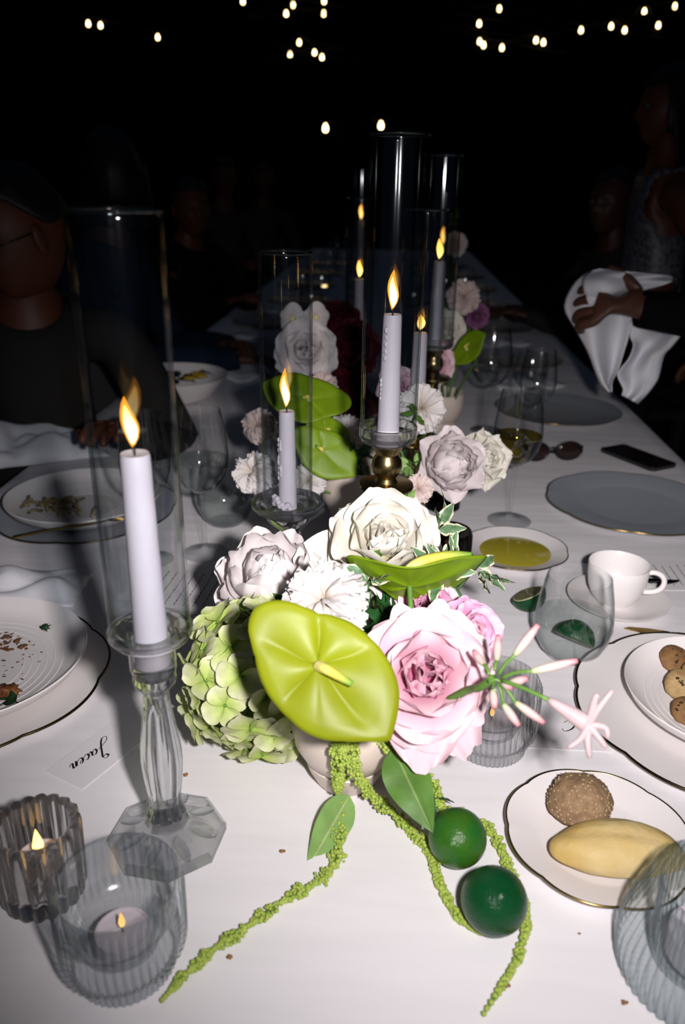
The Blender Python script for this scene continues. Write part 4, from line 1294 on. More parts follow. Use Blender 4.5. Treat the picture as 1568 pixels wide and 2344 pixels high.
# ivory outer petals reaching left
p = at_t(938, 1340, .715)
anthurium('lime green anthurium seen edge-on with long pale spadix, under the ivory rose', p, (.04, .80, .60), .00030, mAnth2, mouth1(1.0, .025), cupf=.26, spin=R(40), bend=.20, spw=at_t(1080, 1272, .715) - at_t(918, 1322, .722), spo=at_t(918, 1322, .722) - p, sr=.0062)
# variegated foliage
vr = random.Random(31)
def sprig(label, c, n, spread, mouth, seed):
    rr = random.Random(seed)
    t = thing('variegated_sprig', label, 'foliage', c, None, 'variegated sprigs')
    MB().tube(spline([Vector(mouth) - c, (Vector(mouth) - c) * .5 + Vector((0, 0, .02)), Vector((0, 0, 0))], 10), .0013, 6).build('stem', mStemDk, t)
    for i in range(n):
        d = Vector((rr.gauss(spread[0], .6), rr.gauss(spread[1], .6), rr.gauss(spread[2], .5))).normalized()
        q = frame(d.cross(Vector((rr.uniform(-1, 1), rr.uniform(-1, 1), .3))), d)
        g = leaf_grid(rr.uniform(.028, .040), rr.uniform(.013, .018), rr.uniform(-.2, .9), .2, 9, 11, wav=.35, seed=rr.uniform(0, 9), midrib=.0005)
        o = g.build('leaf', mVar, t)
        o.rotation_euler = q.to_euler()
        o.location = d * rr.uniform(.0, .010)
p = at_t(1010, 1312, .745); sprig('variegated sprig inside the curve of the edge-on anthurium', p, 13, (.3, 0, .5), mouth1(.8, .03), 3)
p = at_t(1088, 1300, .76); sprig('variegated sprig drooping beside the olive oil dish', p, 5, (1.1, -.3, -.5), mouth1(.4, .03), 8)
p = at_t(1000, 1212, .86); sprig('variegated sprig standing behind the ivory rose', p, 7, (.4, .2, .5), mouth1(.7, .03), 12)
p = at_t(845, 1330, .735); sprig('variegated sprig below the ivory rose near the carnation', p, 6, (-.2, 0, .1), mouth1(1.6, .03), 15)

# nerine: pink buds on green stalks and one open blossom
nc = at_t(1130, 1552, .575)
ne = thing('nerine', 'spidery pale pink flower umbel reaching over the ribbed votive', 'flower', nc)
Rn = CROT
def cpt(px, py, t): return at_t(px, py, t) - nc
MB().tube(spline([cpt(1130, 1552, .575), cpt(1095, 1575, .59), cpt(1050, 1590, .62), Vector(mouth1(5.9, .02)) - nc], 14), .0030, 8).build('stem', mStem, ne)
BUDS = [((1140, 1545), (1178, 1500), (1232, 1430), .56), ((1132, 1535), (1137, 1512), (1140, 1455), .59), ((1148, 1552), (1216, 1537), (1322, 1512), .55), ((1145, 1568), (1180, 1608), (1246, 1655), .565),
        ((1140, 1566), (1152, 1612), (1188, 1662), .57), ((1130, 1560), (1128, 1580), (1132, 1622), .585), ((1140, 1560), (1165, 1565), (1208, 1552), .585), ((1120, 1545), (1105, 1520), (1085, 1490), .60), ((1118, 1560), (1150, 1562), (1172, 1575), .57)]
for (a, b, e, t) in BUDS:
    A, B, E = cpt(*a, (t + .575) / 2), cpt(*b, t), cpt(*e, t - .008)
    MB().tube(spline([A, (A + B) / 2 + Vector((0, 0, .002)), B], 8), .0013, 7).build('pedicel', mStem, ne)
    d = E - B
    n_ = 12
    rr_ = [.0013 + .0019 * math.sin(PI * (.12 + .80 * (i / n_))) ** 1.2 for i in range(n_ + 1)]
    MB().tube([B + d * (i / n_) for i in range(n_ + 1)], rr_, 10).build('bud', mNer, ne)
A, B, E = cpt(1150, 1558, .565), cpt(1256, 1602, .545), cpt(1345, 1658, .535)
MB().tube(spline([A, (A + B) / 2 + Vector((0, 0, .001)), B], 8), .0016, 7).build('pedicel', mStem, ne)
bs = MB().tube(spline([B, B * .5 + E * .5, E], 8), [.0022, .0030, .0038, .0045, .0052, .0058, .0062, .0064], 12).build('blossom', mNerP, ne)
for (m_, e_) in [((1370, 1622), (1402, 1580)), ((1362, 1600), (1370, 1590)), ((1385, 1665), (1392, 1690)), ((1330, 1690), (1300, 1712)), ((1372, 1690), (1388, 1712)), ((1345, 1700), (1350, 1735))]:
    P0, P1, P2 = E, cpt(*m_, .53), cpt(*e_, .528)
    MB().tube(spline([P0 * .8 + B * .2, P0, P1, P2], 12), [.0022, .0026, .003, .003, .0030, .0028, .0026, .0024, .0022, .002, .0018, .0014], 8).build('blossom_lobe', mNerP, bs)

# amaranth catkins
def catkin(label, path, r0, r1, leaves, seed, lump=1.0):
    rr = random.Random(seed)
    c = Vector(path[0])
    t = thing('amaranth_catkin', label, 'catkin', c, None, 'hanging amaranth catkins')
    P = spline([Vector(p) - c for p in path], 90)
    MB().tube(P[::2], .0011, 6).build('stem', mStem, t)
    mb = MB()
    for i, p in enumerate(P):
        f = i / 89
        rad = (r0 + (r1 - r0) * f) * (1 + .35 * lump * math.sin(i * .9 + seed) + .15 * rr.uniform(-1, 1)) * (min(1, (1 - f) * 9) ** .5 + .05)
        for k in range(15):
            q = Vector((rr.gauss(0, 1), rr.gauss(0, 1), rr.gauss(0, 1))).normalized() * rad * rr.uniform(.5, 1)
            z = p + q
            if (c + z).z < T + .0012: z.z = T + .0012 - c.z + rr.uniform(0, .0015)
            mb.ball(z, rr.uniform(.0012, .0021), 1)
    o = mb.build('flower_clusters', mAmar, t)
    o['kind'] = 'stuff'
    for (a, b, W_, m, nrm, crl) in leaves:
        a, b = Vector(a), Vector(b)
        d = b - a
        lf = leaf_grid(d.length, W_, crl, .12, 11, 15, wav=.05, seed=seed, midrib=.0006).build('leaf', m, t)
        lf.rotation_euler = frame(Vector(nrm), d).to_euler()
        lf.location = a - c
    return t
vm = mouth1()
h_ = .0042
rim1 = Vector((pvz.x, pvz.y - .048, T + .092))
def tz(pts, h=h_): return [at_z(x, y, h) for x, y in pts]
catkin('long green catkin trailing past the ribbed votive', [rim1 + Vector((0, .03, -.02)), at_t(786, 1702, .655), at_t(782, 1745, .655), at_z(775, 1800, .022), at_z(775, 1870, .010)] + tz([(778, 1930), (760, 1985), (715, 2025), (640, 2068), (560, 2125), (480, 2180), (420, 2235), (372, 2288)]), .0056, .0030,
       [(at_z(800, 1820, .020), at_z(716, 1982, .008), .034, mLeafLt, (.35, -.45, .8), .1)], 2, 1.9)
catkin('green catkin running to the front of the deep green lime', [rim1 + Vector((.008, .03, -.02)), at_t(806, 1715, .655), at_t(815, 1765, .67), at_z(850, 1820, .02), at_z(905, 1865, .010)] + tz([(955, 1915), (988, 1958), (1000, 2000), (1018, 2045), (1050, 2098), (1102, 2136)]), .0064, .0024,
       [(at_t(900, 1712, .665), at_z(975, 1850, .018), .042, mLeaf, (-.25, -.5, .75), .15)], 5, .7)
catkin('green catkin passing behind both limes to the lowest tip', [rim1 + Vector((.016, .03, -.02)), at_t(905, 1722, .67), at_z(995, 1800, .03), at_z(1010, 1850, .012), at_z(1070, 1868, .006), at_z(1125, 1905, .004)] + tz([(1150, 1950), (1165, 1990), (1190, 2040), (1204, 2095), (1196, 2160), (1165, 2230), (1108, 2320)]), .0052, .0028,
       [(at_z(1002, 1822, .020), at_z(962, 1872, .006), .016, mLeafDk, (.3, -.5, .8), .2), (at_z(1005, 1828, .024), at_z(1040, 1838, .02), .016, mLeafDk, (.1, .5, .8), .2)], 8, .6)
catkin('short green catkin clump over the rim of the front bowl', [rim1 + Vector((-.01, .03, -.02)), at_t(775, 1705, .66), at_t(770, 1735, .665), at_t(775, 1775, .68), at_t(770, 1810, .69)], .0058, .0040, [], 11, .8)

# ---- second arrangement
p2 = at_z(828, 1226)
mouth2 = ceramic(p2.x, p2.y + .02, 'cream footed ceramic bowl in the shade of the brass disc', 1.35)
def car2(label, px, py, t, Rp, r, u, m, mo, seed, n=1.0):
    p = at_t(px, py, t)
    return carnation(label, p, look(p, r, u), Rp * t / FPX * 1.02, m, mo, seed, n=n)
p = at_t(708, 915, 1.12)
anthurium('upper green anthurium behind the short glass candlestick', p, look(p, .2, .75), .00030, mAnth2, mouth2(2, .02), spin=R(215), cupf=.22, spl=.3)
p = at_t(738, 1032, 1.10)
anthurium('lower green anthurium behind the short glass candlestick', p, look(p, .15, .1), .00025, mAnth2, mouth2(2.5, .02), spin=R(8), cupf=.10, spl=.42, spd=(-.5, .4, .6))
p = at_t(745, 985, 1.16)
anthurium('small green anthurium between the upper and lower ones', p, look(p, .5, .3), .00018, mAnth2, mouth2(2.2, .01), spin=R(20), cupf=.16, spl=.3)
car2('white carnation left of the short glass chimney', 582, 1082, 1.06, 48, -.5, .3, mCarn, mouth2(3.2, .03), 31)
car2('pinkish carnation above the white one left of the chimney', 592, 975, 1.2, 38, -.5, .2, mCarnB, mouth2(3.0, .03), 32)
car2('white carnation under the lower green anthurium', 705, 1100, 1.13, 40, .0, .3, mCarn, mouth2(3.6, .03), 33)
car2('white carnation right of the lower green anthurium', 792, 992, 1.22, 42, .2, .2, mCarn, mouth2(1.2, .03), 34)
car2('blush carnation peeping over the upper green anthurium', 738, 884, 1.26, 34, 0, .6, mCarnB, mouth2(1.6, .02), 35, .7)
car2('large white carnation right of the tallest chimney', 966, 935, 1.10, 56, .3, .1, mCarn, mouth2(.5, .03), 36)
car2('cream carnation below the lilac white peony', 958, 1118, .97, 34, .1, .3, mCarnB, mouth2(5.4, .04), 37, .8)
p = at_t(1033, 1062, 1.04)
peony('round lilac white peony right of the gold brass candlestick', p, look(p, .45, .1), .047, mPeonyP, mouth2(.2, .03), 17, tight=.62, group='peonies')
p = at_t(1108, 1052, 1.10)
rose('small ivory rose right of the lilac white peony', p, look(p, .7, .2), .040, mWhite, mWhite, mouth2(.1, .03), 41, point=.8, group='roses')
p = at_t(700, 802, 1.36)
rose('white rose seen through the short glass chimney', p, look(p, -.1, .1), .050, mPeony, mPeony, mouth2(1.8, .02), 43, point=.1, group='roses')
for i, (px, py, r_, lab) in enumerate([(722, 728, 34, 'round white orchid bloom topmost right behind the short chimney'), (668, 730, 36, 'round white orchid bloom topmost left behind the short chimney')]):
    p = at_t(px, py, 1.40)
    t, Mi = flower_root('orchid', lab, 'orchid', p, look(p, .2, .1), None, 'white orchid blooms')
    pmh = petal_mesh('petal', mPeony, .030, .034, 60, 80, cup=.25, seed=i)
    for k in range(5):
        mesh_obj('petal', pmh, t, (0, 0, -.001 * (k % 2)), (0, 0, 2 * PI * k / 5 + .3), 1.0 if k % 2 else .85)
    MB().ball((0, 0, .004), .006, 1, (1, 1, 1.3)).build('lip', mSpadix, t)
    add_stem(t, Mi, p, look(p, .2, .1), mouth2(1.8, .03), r=.0018, off=.004)
for i, (px, py, t_, r_) in enumerate([(800, 800, 1.42, .050), (790, 905, 1.36, .040), (775, 740, 1.6, .04), (830, 950, 1.3, .035)]):
    p = at_t(px, py, t_)
    peony(['burgundy dahlia between the short and the tallest chimney', 'burgundy dahlia below the biggest burgundy one', 'burgundy dahlia farthest back between the chimneys', 'burgundy dahlia lowest beside the brass knop'][i], p, look(p, .1, .1), r_, mBurg, mouth2(1 + i * .3, .03), 50 + i, name='dahlia', group='burgundy dahlias')
p = at_t(912, 885, 1.15)
rose('pink rose sliver behind the tallest chimney candle', p, look(p, .4, .1), .030, mPink, mMauve, mouth2(.7, .03), 61, point=.3, group='roses')
# green fillers
def filler(label, c, n, size, m, mouth, seed, cat='foliage', name='leafy_sprig'):
    rr = random.Random(seed)
    t = thing(name, label, cat, c, None, 'green leafy sprigs')
    if mouth is not None:
        MB().tube(spline([Vector(mouth) - c, (Vector(mouth) - c) * .5 + Vector((0, 0, .015)), Vector((0, 0, 0))], 10), .0014, 6).build('stem', mStemDk, t)
    for i in range(n):
        d = Vector((rr.gauss(0, 1), rr.gauss(0, 1), rr.gauss(.3, .8))).normalized()
        o = leaf_grid(size * rr.uniform(.8, 1.3), size * .55, rr.uniform(-.2, .8), .2, 7, 9, wav=.2, seed=i).build('leaf', m, t)
        o.rotation_euler = frame(d.cross(Vector((rr.uniform(-1, 1), rr.uniform(-1, 1), .3))), d).to_euler()
        o.location = d * size * .15
filler('light green leafy sprig between brass knop and peony', at_t(942, 1060, 1.08), 12, .026, mLeafLt, mouth2(.4, .03), 3)
filler('green sprig below the cream carnation by the brass foot', at_t(930, 1150, .93), 10, .018, mLeafLt, mouth2(5.2, .05), 4)
filler('dark green leaves behind the large white carnation', at_t(985, 985, 1.14), 9, .026, mLeafDk, mouth2(.6, .03), 5)
filler('dark green leaves deep between the green anthuriums', at_t(815, 1040, 1.12), 12, .030, mLeafDk, mouth2(1.5, .03), 6)
filler('fresh green leaves in front of the large white carnation', at_t(955, 945, 1.05), 4, .022, mLeaf, mouth2(.5, .04), 7)
filler('leafy sprig under the ivory rose, over the front bowl', at_t(860, 1290, .775), 7, .020, mLeaf, mouth1(1.4, .03), 8)
filler('dark leaves filling the middle of the front bowl', at_t(905, 1420, .735), 12, .030, mLeafDk, mouth1(1.0, .02), 9)
filler('dark leaves behind the hydrangea under the peony', at_t(680, 1400, .78), 10, .028, mLeafDk, mouth1(2.4, .02), 10)
# ---- third arrangement
p3 = at_t(1010, 800, 1.72)
mouth3 = ceramic(p3.x, p3.y, 'distant cream ceramic bowl holding the farther roses', 1.1)
car2('distant blush white carnation right of the tall chimneys', 1062, 680, 1.66, 38, .4, .2, mCarnB, mouth3(.4, .03), 71)
for (px, py, t_, r_, m, lab, sd) in [(1020, 755, 1.60, .040, mWhite, 'distant cream rose right of the tall chimneys', 72), (1000, 832, 1.45, .034, mPink, 'distant blush rose just above the large white carnation', 73), (1042, 560, 2.3, .034, mPeony, 'dim white rose highest behind the chimneys', 74),
                                    (1092, 722, 1.75, .026, mPurple, 'dim purple flower beside the distant cream rose', 75)]:
    p = at_t(px, py, t_)
    rose(lab, p, look(p, .3, .15), r_, m, m, mouth3(.6, .02), sd, point=.2, group='roses')
p = at_t(1068, 800, 1.5)
anthurium('distant green anthurium right of the blush rose', p, look(p, -.9, .3), .00021, mAnth2, mouth3(.2, .03), spin=R(70), cupf=.1)
filler('dim green leaves highest behind the chimneys', at_t(1046, 505, 2.3), 5, .034, mLeaf, mouth3(.9, .03), 11)
filler('dark green leaves around the distant roses', at_t(1040, 720, 1.72), 14, .035, mLeafDk, mouth3(.8, .03), 12)

# ---------------------------------------------------------------- far place settings along both edges of the table
ORD = ['nearest', 'second', 'third', 'fourth', 'fifth', 'sixth', 'seventh', 'eighth']
wg0 = tm0 = pl0 = None
def far_nap(p, label, ang):
    o = thing('napkin', label, 'napkin', (p.x, p.y, T + .0006), ang, 'folded napkins of the far settings')
    MB().grid(lambda u, q: ((u - .5) * .20, (q - .5) * .11 * (1 + .1 * math.sin(u * 9)), .004 + .010 * math.sin(PI * u) * math.sin(PI * q) + .004 * math.sin(u * 14 + q * 3)), 13, 9).build('cloth', mNapkin, o, solid=.002)
for side, sx, who in ((0, -1, "the glasses wearer's side"), (1, 1, "the napkin holder's side")):
    for i in range(6):
        y = 2.55 + .62 * i
        nm = ORD[i] + ' of the distant place settings on ' + who
        if pl0 is None:
            pl0 = plate(table_pt(sx * .42, y), .148, 'grey charger plate at the ' + nm, mGrayChina, mGold, name='charger_plate', cat='charger', rim=.0013, well=.64, group='charger plates')
            wg0 = wine_glass(table_pt(sx * .22, y + .05), 'wine glass at the ' + nm, far=True, wine=mWater, level=.35)
            tm0 = tumbler(table_pt(sx * .16, y - .06), 'stemless glass at the ' + nm, far=True, liquid=mWater, level=.4)
        else:
            for src, lab, dx, dy in ((pl0, 'grey charger plate at the ', .42, 0), (wg0, 'wine glass at the ', .22, .05), (wg0, 'second wine glass at the ', .30, .09), (tm0, 'stemless glass at the ', .16, -.06)):
                c = copy_tree(src)
                p = table_pt(sx * (dx + .03 * math.sin(i * 2.1 + dx)), y + dy)
                c.location = (p.x, p.y, T + .0004)
                c['label'] = lab + nm
        p = table_pt(sx * .42, y, .0)
        far_nap(table_pt(sx * .42, y - .31), 'white napkin before the ' + nm, .3 * sx + YAW)

# ---------------------------------------------------------------- napkins near the camera
def rumpled(name, label, c, sx, sy, ang, h, seed, m=None):
    o = thing(name, label, 'napkin', (c.x, c.y, T + .0008), ang)
    def fn(u, q):
        x, y = (u - .5) * sx, (q - .5) * sy
        e = math.sin(PI * u) ** .5 * math.sin(PI * q) ** .5
        z = h * e * (.35 + .65 * abs(noise.noise(Vector((u * 3 + seed, q * 2.2, seed))) * 1.6))
        x += .012 * noise.noise(Vector((q * 4, seed, u)))
        y += .012 * noise.noise(Vector((u * 4, seed + 5, q)))
        return (x, y, .0015 + z)
    MB().grid(fn, 33, 25).build('cloth', m or mNapkin, o, solid=.0016)
    return o
rumpled('napkin', 'folded white napkin at the edge of the cloth above the stained plate', at_z(20, 1335, .01), .20, .10, R(2), .026, 2)
rumpled('napkin', 'pale crumpled napkin on the table edge before the glasses wearer', at_z(85, 1015, .02), .26, .16, R(25), .085, 5)

# ---------------------------------------------------------------- people
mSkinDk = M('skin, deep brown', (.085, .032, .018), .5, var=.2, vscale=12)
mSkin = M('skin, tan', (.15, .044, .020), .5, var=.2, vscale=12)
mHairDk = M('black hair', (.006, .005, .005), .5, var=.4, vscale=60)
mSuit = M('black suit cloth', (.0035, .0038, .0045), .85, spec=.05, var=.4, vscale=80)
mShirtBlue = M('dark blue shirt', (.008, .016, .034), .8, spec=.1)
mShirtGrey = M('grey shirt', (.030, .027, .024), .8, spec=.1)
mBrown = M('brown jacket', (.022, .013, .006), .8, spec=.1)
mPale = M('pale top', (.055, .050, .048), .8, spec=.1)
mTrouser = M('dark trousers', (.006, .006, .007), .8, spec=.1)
mEye = M('eye', (.10, .09, .085), .3)
mSeq = M('silver sequins', (.20, .21, .25), .35, col2=(.02, .02, .03), vscale=90, bump=.8, bscale=160)
mChair = M('dark chair wood', (.012, .009, .007), .6)

def skin_mesh(name, mat_, pts, edges, root=0, sub=2):
    """pts: (x, y, z, radius) ; grows one continuous surface over the skeleton"""
    me = bpy.data.meshes.new(name)
    me.from_pydata([p[:3] for p in pts], edges, [])
    ob = bpy.data.objects.new('skeleton_tmp', me)
    COL.objects.link(ob)
    md = ob.modifiers.new('skin', 'SKIN')
    md.use_smooth_shade = True
    md.branch_smoothing = .6
    sv_ = me.skin_vertices[0].data
    for i, p in enumerate(pts):
        r = p[3]
        sv_[i].radius = (r, r) if not hasattr(r, '__len__') else r
        sv_[i].use_root = (i == root)
    sb_ = ob.modifiers.new('sub', 'SUBSURF'); sb_.levels = sb_.render_levels = sub
    dg = bpy.context.evaluated_depsgraph_get()
    dg.update()
    out = bpy.data.meshes.new_from_object(ob.evaluated_get(dg))
    bpy.data.objects.remove(ob)
    bpy.data.meshes.remove(me)
    out.name = name
    out.materials.clear()
    out.materials.append(mat_)
    out.polygons.foreach_set('use_smooth', [True] * len(out.polygons))
    return out
def head_geo(mb, Mx):
    """head about 0.235 m tall, face along local +X, centre at the origin of Mx"""
    def fn(u, q):
        th = (u - .5) * 2 * PI              # 0 = face
        ph = (q - .5) * PI
        cx_, sy_, cz_ = math.cos(ph) * math.cos(th), math.cos(ph) * math.sin(th), math.sin(ph)
        jaw = max(0, -cz_)
        x = .093 * cx_ * (1 - .10 * jaw * jaw) + (.012 * jaw if cx_ > 0 else -.018 * jaw * 0)
        if cx_ < 0: x *= 1.06 - .25 * jaw
        y = .074 * sy_ * (1 - .30 * jaw ** 1.5)
        z = .118 * cz_
        if cx_ > 0:
            g = lambda y0, z0, sy, sz: math.exp(-((y - y0) / sy) ** 2 - ((z - z0) / sz) ** 2)
            x += .020 * g(0, -.022, .012, .016) + .012 * g(0, .002, .009, .020)       # nose and bridge
            x -= .010 * (g(.031, .008, .016, .011) + g(-.031, .008, .016, .011))       # eye sockets
            x += .005 * (g(.030, .030, .020, .008) + g(-.030, .030, .020, .008))       # brows
            x += .005 * (g(0, -.055, .022, .006) + g(0, -.067, .019, .006)) - .004 * g(0, -.061, .024, .003)   # lips
            x += .008 * g(0, -.095, .020, .014)                                         # chin
            x += .004 * (g(.045, -.020, .016, .020) + g(-.045, -.020, .016, .020))
        return Mx @ Vector((x, y, z))
    mb.grid(fn, 48, 37, wrap=True)
    for s in (-1, 1):
        mb.ball(Mx @ Vector((-.004, s * .077, -.004)), .030, 2, (.55, .26, 1.0), rot=(Mx.to_3x3() @ Matrix.Rotation(s * .35, 3, 'Z')))
def hand_pts(w, d, n, sc=1.0, curl=.6, side=1):
    """skeleton of a hand: wrist w, pointing along d, palm normal n ; five fingers of their own lengths"""
    d = d.normalized(); n = (n - d * n.dot(d)).normalized(); s = n.cross(d) * side
    P, E = [(*w, .021 * sc)], []
    P.append((*(w + d * .045 * sc), (.030 * sc, .016 * sc))); E.append((0, 1))
    P.append((*(w + d * .080 * sc), (.034 * sc, .014 * sc))); E.append((1, 2))
    for i, (off, ln) in enumerate([(-.030, .068), (-.010, .078), (.011, .073), (.030, .058)]):
        b = w + d * .085 * sc + s * off * sc
        k = len(P)
        dirn = d.copy(); p = b
        P.append((*p, .0095 * sc)); E.append((2, k))
        for j in range(3):
            ax = s
            dirn = Matrix.Rotation(curl * (.7 + .15 * j) * side, 3, ax) @ dirn
            p = p + dirn * ln * sc * (.45, .32, .23)[j]
            P.append((*p, (.0092, .0085, .0072)[j] * sc)); E.append((k + j, k + j + 1))
    k = len(P)
    p = w + d * .030 * sc - s * .030 * sc
    P.append((*p, .0125 * sc)); E.append((1, k))
    dirn = (d * .7 - s * .7 - n * .2).normalized()
    for j in range(2):
        p = p + dirn * (.036, .028)[j] * sc
        P.append((*p, (.0105, .0085)[j] * sc)); E.append((k + j, k + j + 1))
        dirn = (dirn + d * .5 - n * .3).normalized()
    return P, E
def person(label, base, face, hips, chest, head, hands, skin, top, hair, look_yaw=None, pitch=0.0, seated=True, hair_len=0, bald=False, specs=False, dress=None, girth=1.0, long_sleeve=True, spreadel=1.0, hand_n=(0, 0, 1), hand_curl=.5, hand_sc=1.0):
    """base: (x, y) on the floor; positions are heights / offsets in the person's own frame, +X is where they face"""
    t = thing('person', label, 'person', (base[0], base[1], 0), face)
    V = lambda *a: Vector(a)
    hip, ch, hd = V(*hips), V(*chest), V(*head)
    sh = ch + V(0, 0, .13)
    P, E = [], []
    def add(p, r, par=None):
        P.append((*p, r)); 
        if par is not None: E.append((par, len(P) - 1))
        return len(P) - 1
    i0 = add(hip, (.135 * girth, .16 * girth))
    i1 = add(hip.lerp(ch, .5), (.115 * girth, .145 * girth), i0)
    i2 = add(ch, (.115 * girth, .16 * girth), i1)
    i3 = add(sh, (.062, .088), i2)
    i4 = add(sh.lerp(hd, .45), .050, i3)
    i5 = add(hd + V(-.01, 0, -.03), .060, i4)
    arms, arm_idx = [], set()
    for s, (hx, hy, hz) in zip((1, -1), hands):
        shp = sh + V(0, s * .175, -.035)
        hp_ = V(hx, hy, hz)
        mid = (shp + hp_) / 2
        L_ = (hp_ - shp).length
        dn = math.sqrt(max(.0, .285 ** 2 - (L_ / 2) ** 2))
        out = V(-.2, s * .6 * spreadel, -1)
        ud = (hp_ - shp).normalized()
        out = (out - ud * out.dot(ud)).normalized()
        el = mid + out * dn
        a = add(shp, .050, i3); b = add(shp.lerp(el, .5), .044, a); c = add(el, .039, b); d_ = add(el.lerp(hp_, .55), .034, c); e_ = add(hp_, .024, d_)
        arms.append((shp, el, hp_, s, e_)); arm_idx |= {a, b, c, d_, e_}
        hpnts, hedges = hand_pts(hp_, (hp_ - el).normalized(), V(*hand_n) if s == 1 else V(0, 0, 1), hand_sc if s == 1 else 1.0, hand_curl if s == 1 else .5, s)
        o = len(P)
        for q in hpnts[1:]: P.append(q)
        for (x, y) in hedges:
            f = lambda k: e_ if k == 0 else o + k - 1
            E.append((f(x), f(y)))
    nleg = len(P)
    for s in (1, -1):
        h_ = hip + V(0, s * .10, -.03)
        if seated:
            kn = hip + V(.43, s * .13, .0); an = V(kn.x + .02, kn.y, .09)
        else:
            kn = V(hip.x + .03, hip.y + s * .10, .50); an = V(hip.x, hip.y + s * .10, .09)
        a = add(h_.lerp(kn, .12), .088, i0); b = add(h_.lerp(kn, .55), .074, a); c = add(kn, .058, b); d_ = add(kn.lerp(an, .35), .054, c); e_ = add(an, .038, d_)
        f_ = add(V(an.x + .10, an.y, .045), .038, e_); add(V(an.x + .18, an.y, .035), .028, f_)
    body = skin_mesh('body', skin, P, E)
    trunk = body.copy()
    yaw = look_yaw or 0.0
    Hm = Matrix.Translation(hd) @ (Matrix.Rotation(yaw, 4, 'Z') @ Matrix.Rotation(pitch, 4, 'Y'))
    hb = MB(); head_geo(hb, Hm)
    bm = bmesh.new(); bm.from_mesh(body)
    tmp = hb.mesh('head_tmp', skin); bm.from_mesh(tmp)
    bm.to_mesh(body); bm.free(); bpy.data.meshes.remove(tmp)
    body.polygons.foreach_set('use_smooth', [True] * len(body.polygons))
    bo = mesh_obj('body', body, t)
    for s in (-1, 1):
        MB().ball(Hm @ V(.0800, s * .031, .008), .0115, 2).build('eye', mEye, bo)
        MB().ball(Hm @ V(.0895, s * .031, .008), .0045, 1).build('iris', mHairDk, bo)
    # clothes: a shell over the trunk (and arms), a little outside the body
    keep = {i0, i1, i2, i3}
    if long_sleeve or dress is None:
        for k in range(i5 + 1, nleg):
            if k in arm_idx: keep.add(k)
    shell = bmesh.new()
    shell.from_mesh(trunk)
    shell.normal_update()
    PV = [Vector(p[:3]) for p in P]
    def nearest(c):
        return min(range(len(PV)), key=lambda k: (PV[k] - c).length_squared)
    drop = [f for f in shell.faces if nearest(f.calc_center_median()) not in keep]
    bmesh.ops.delete(shell, geom=drop, context='FACES')
    for v in shell.verts:
        v.co += v.normal * .013
    sm_ = bpy.data.meshes.new('shirt')
    shell.to_mesh(sm_)
    shell.free()
    bpy.data.meshes.remove(trunk)
    sm_.materials.clear(); sm_.materials.append(top)
    sm_.polygons.foreach_set('use_smooth', [True] * len(sm_.polygons))
    so = mesh_obj('dress' if dress else 'shirt', sm_, t)
    md = so.modifiers.new('cloth', 'SOLIDIFY'); md.thickness = .006; md.offset = -1
    tp, te = [(*(hip + V(0, 0, .02)), (.145 * girth, .172 * girth))], []
    for s in (1, -1):
        q = [p for p in P[nleg:]][(0 if s == 1 else 7):][:5]
        k = len(tp)
        tp += [(*p[:3], (p[3] if not hasattr(p[3], '__len__') else p[3][0]) + .016) for p in q]
        te += [(0, k)] + [(k + j, k + j + 1) for j in range(4)]
    mesh_obj('trousers', skin_mesh('trousers', mTrouser, tp, te), t)
    if hair is not None:
        hm = MB()
        lo = .22 if not hair_len else -.2
        def hf(u, q):
            th = (u - .5) * 2 * PI
            front = math.cos(th)
            low = (.62 if front > .35 else (.62 - (.35 - front) * .9)) if not hair_len else (.55 if front > .45 else -.55)
            if bald: low = max(low, .1) 
            s0 = math.asin(max(-.98, min(.98, low)))
            ph = s0 + (PI / 2 - s0) * q
            k = 1.07 + .02 * math.sin(th * 13) + .02 * math.sin(ph * 9)
            x = .097 * math.cos(ph) * math.cos(th) * k - .006
            y = .079 * math.cos(ph) * math.sin(th) * k
            z = .122 * math.sin(ph) * k
            return Hm @ V(x, y, z)
        hm.grid(hf, 40, 12, wrap=True)
        if hair_len:
            hm.grid(lambda u, q: Hm @ V(-.075 + .10 * (abs(u - .5) * 2) ** 2 * (1 - .2 * q) - .02 * q, (u - .5) * .20 * (1 + .2 * q), .03 - hair_len * q + .006 * math.sin(u * 30)), 25, 9)
        hm.build('hair', hair, t, solid=.006)
    if specs:
        for s in (-1, 1):
            MB().tube([Hm @ V(.100 + .002 * math.cos(a), s * .033 + .023 * math.cos(a), .006 + .018 * math.sin(a)) for a in [2 * PI * i / 20 for i in range(21)]], .0016, 6, cap=False).build('lens_rim', mBlackPl, t)
            MB().tube([Hm @ V(.098, s * .056, .012), Hm @ V(.05, s * .078, .014), Hm @ V(-.01, s * .081, .012)], .0018, 6).build('temple', mBlackPl, t)
        MB().tube([Hm @ V(.103, -.010, .010), Hm @ V(.107, 0, .013), Hm @ V(.103, .010, .010)], .0016, 6).build('bridge', mBlackPl, t)
    return t, Hm
def chair(p, ang, label):
    c = thing('dining_chair', label, 'chair', (p[0], p[1], 0), ang, 'dark dining chairs')
    MB().box((0, 0, .43), (.42, .42, .03)).build('seat', mChair, c, smooth=False)
    MB().box((-.215, 0, .66), (.025, .40, .40)).build('backrest', mChair, c, smooth=False)
    for x in (-.19, .19):
        for y in (-.19, .19):
            MB().box((x, y, .2075), (.03, .03, .415)).build('leg', mChair, c, smooth=False)
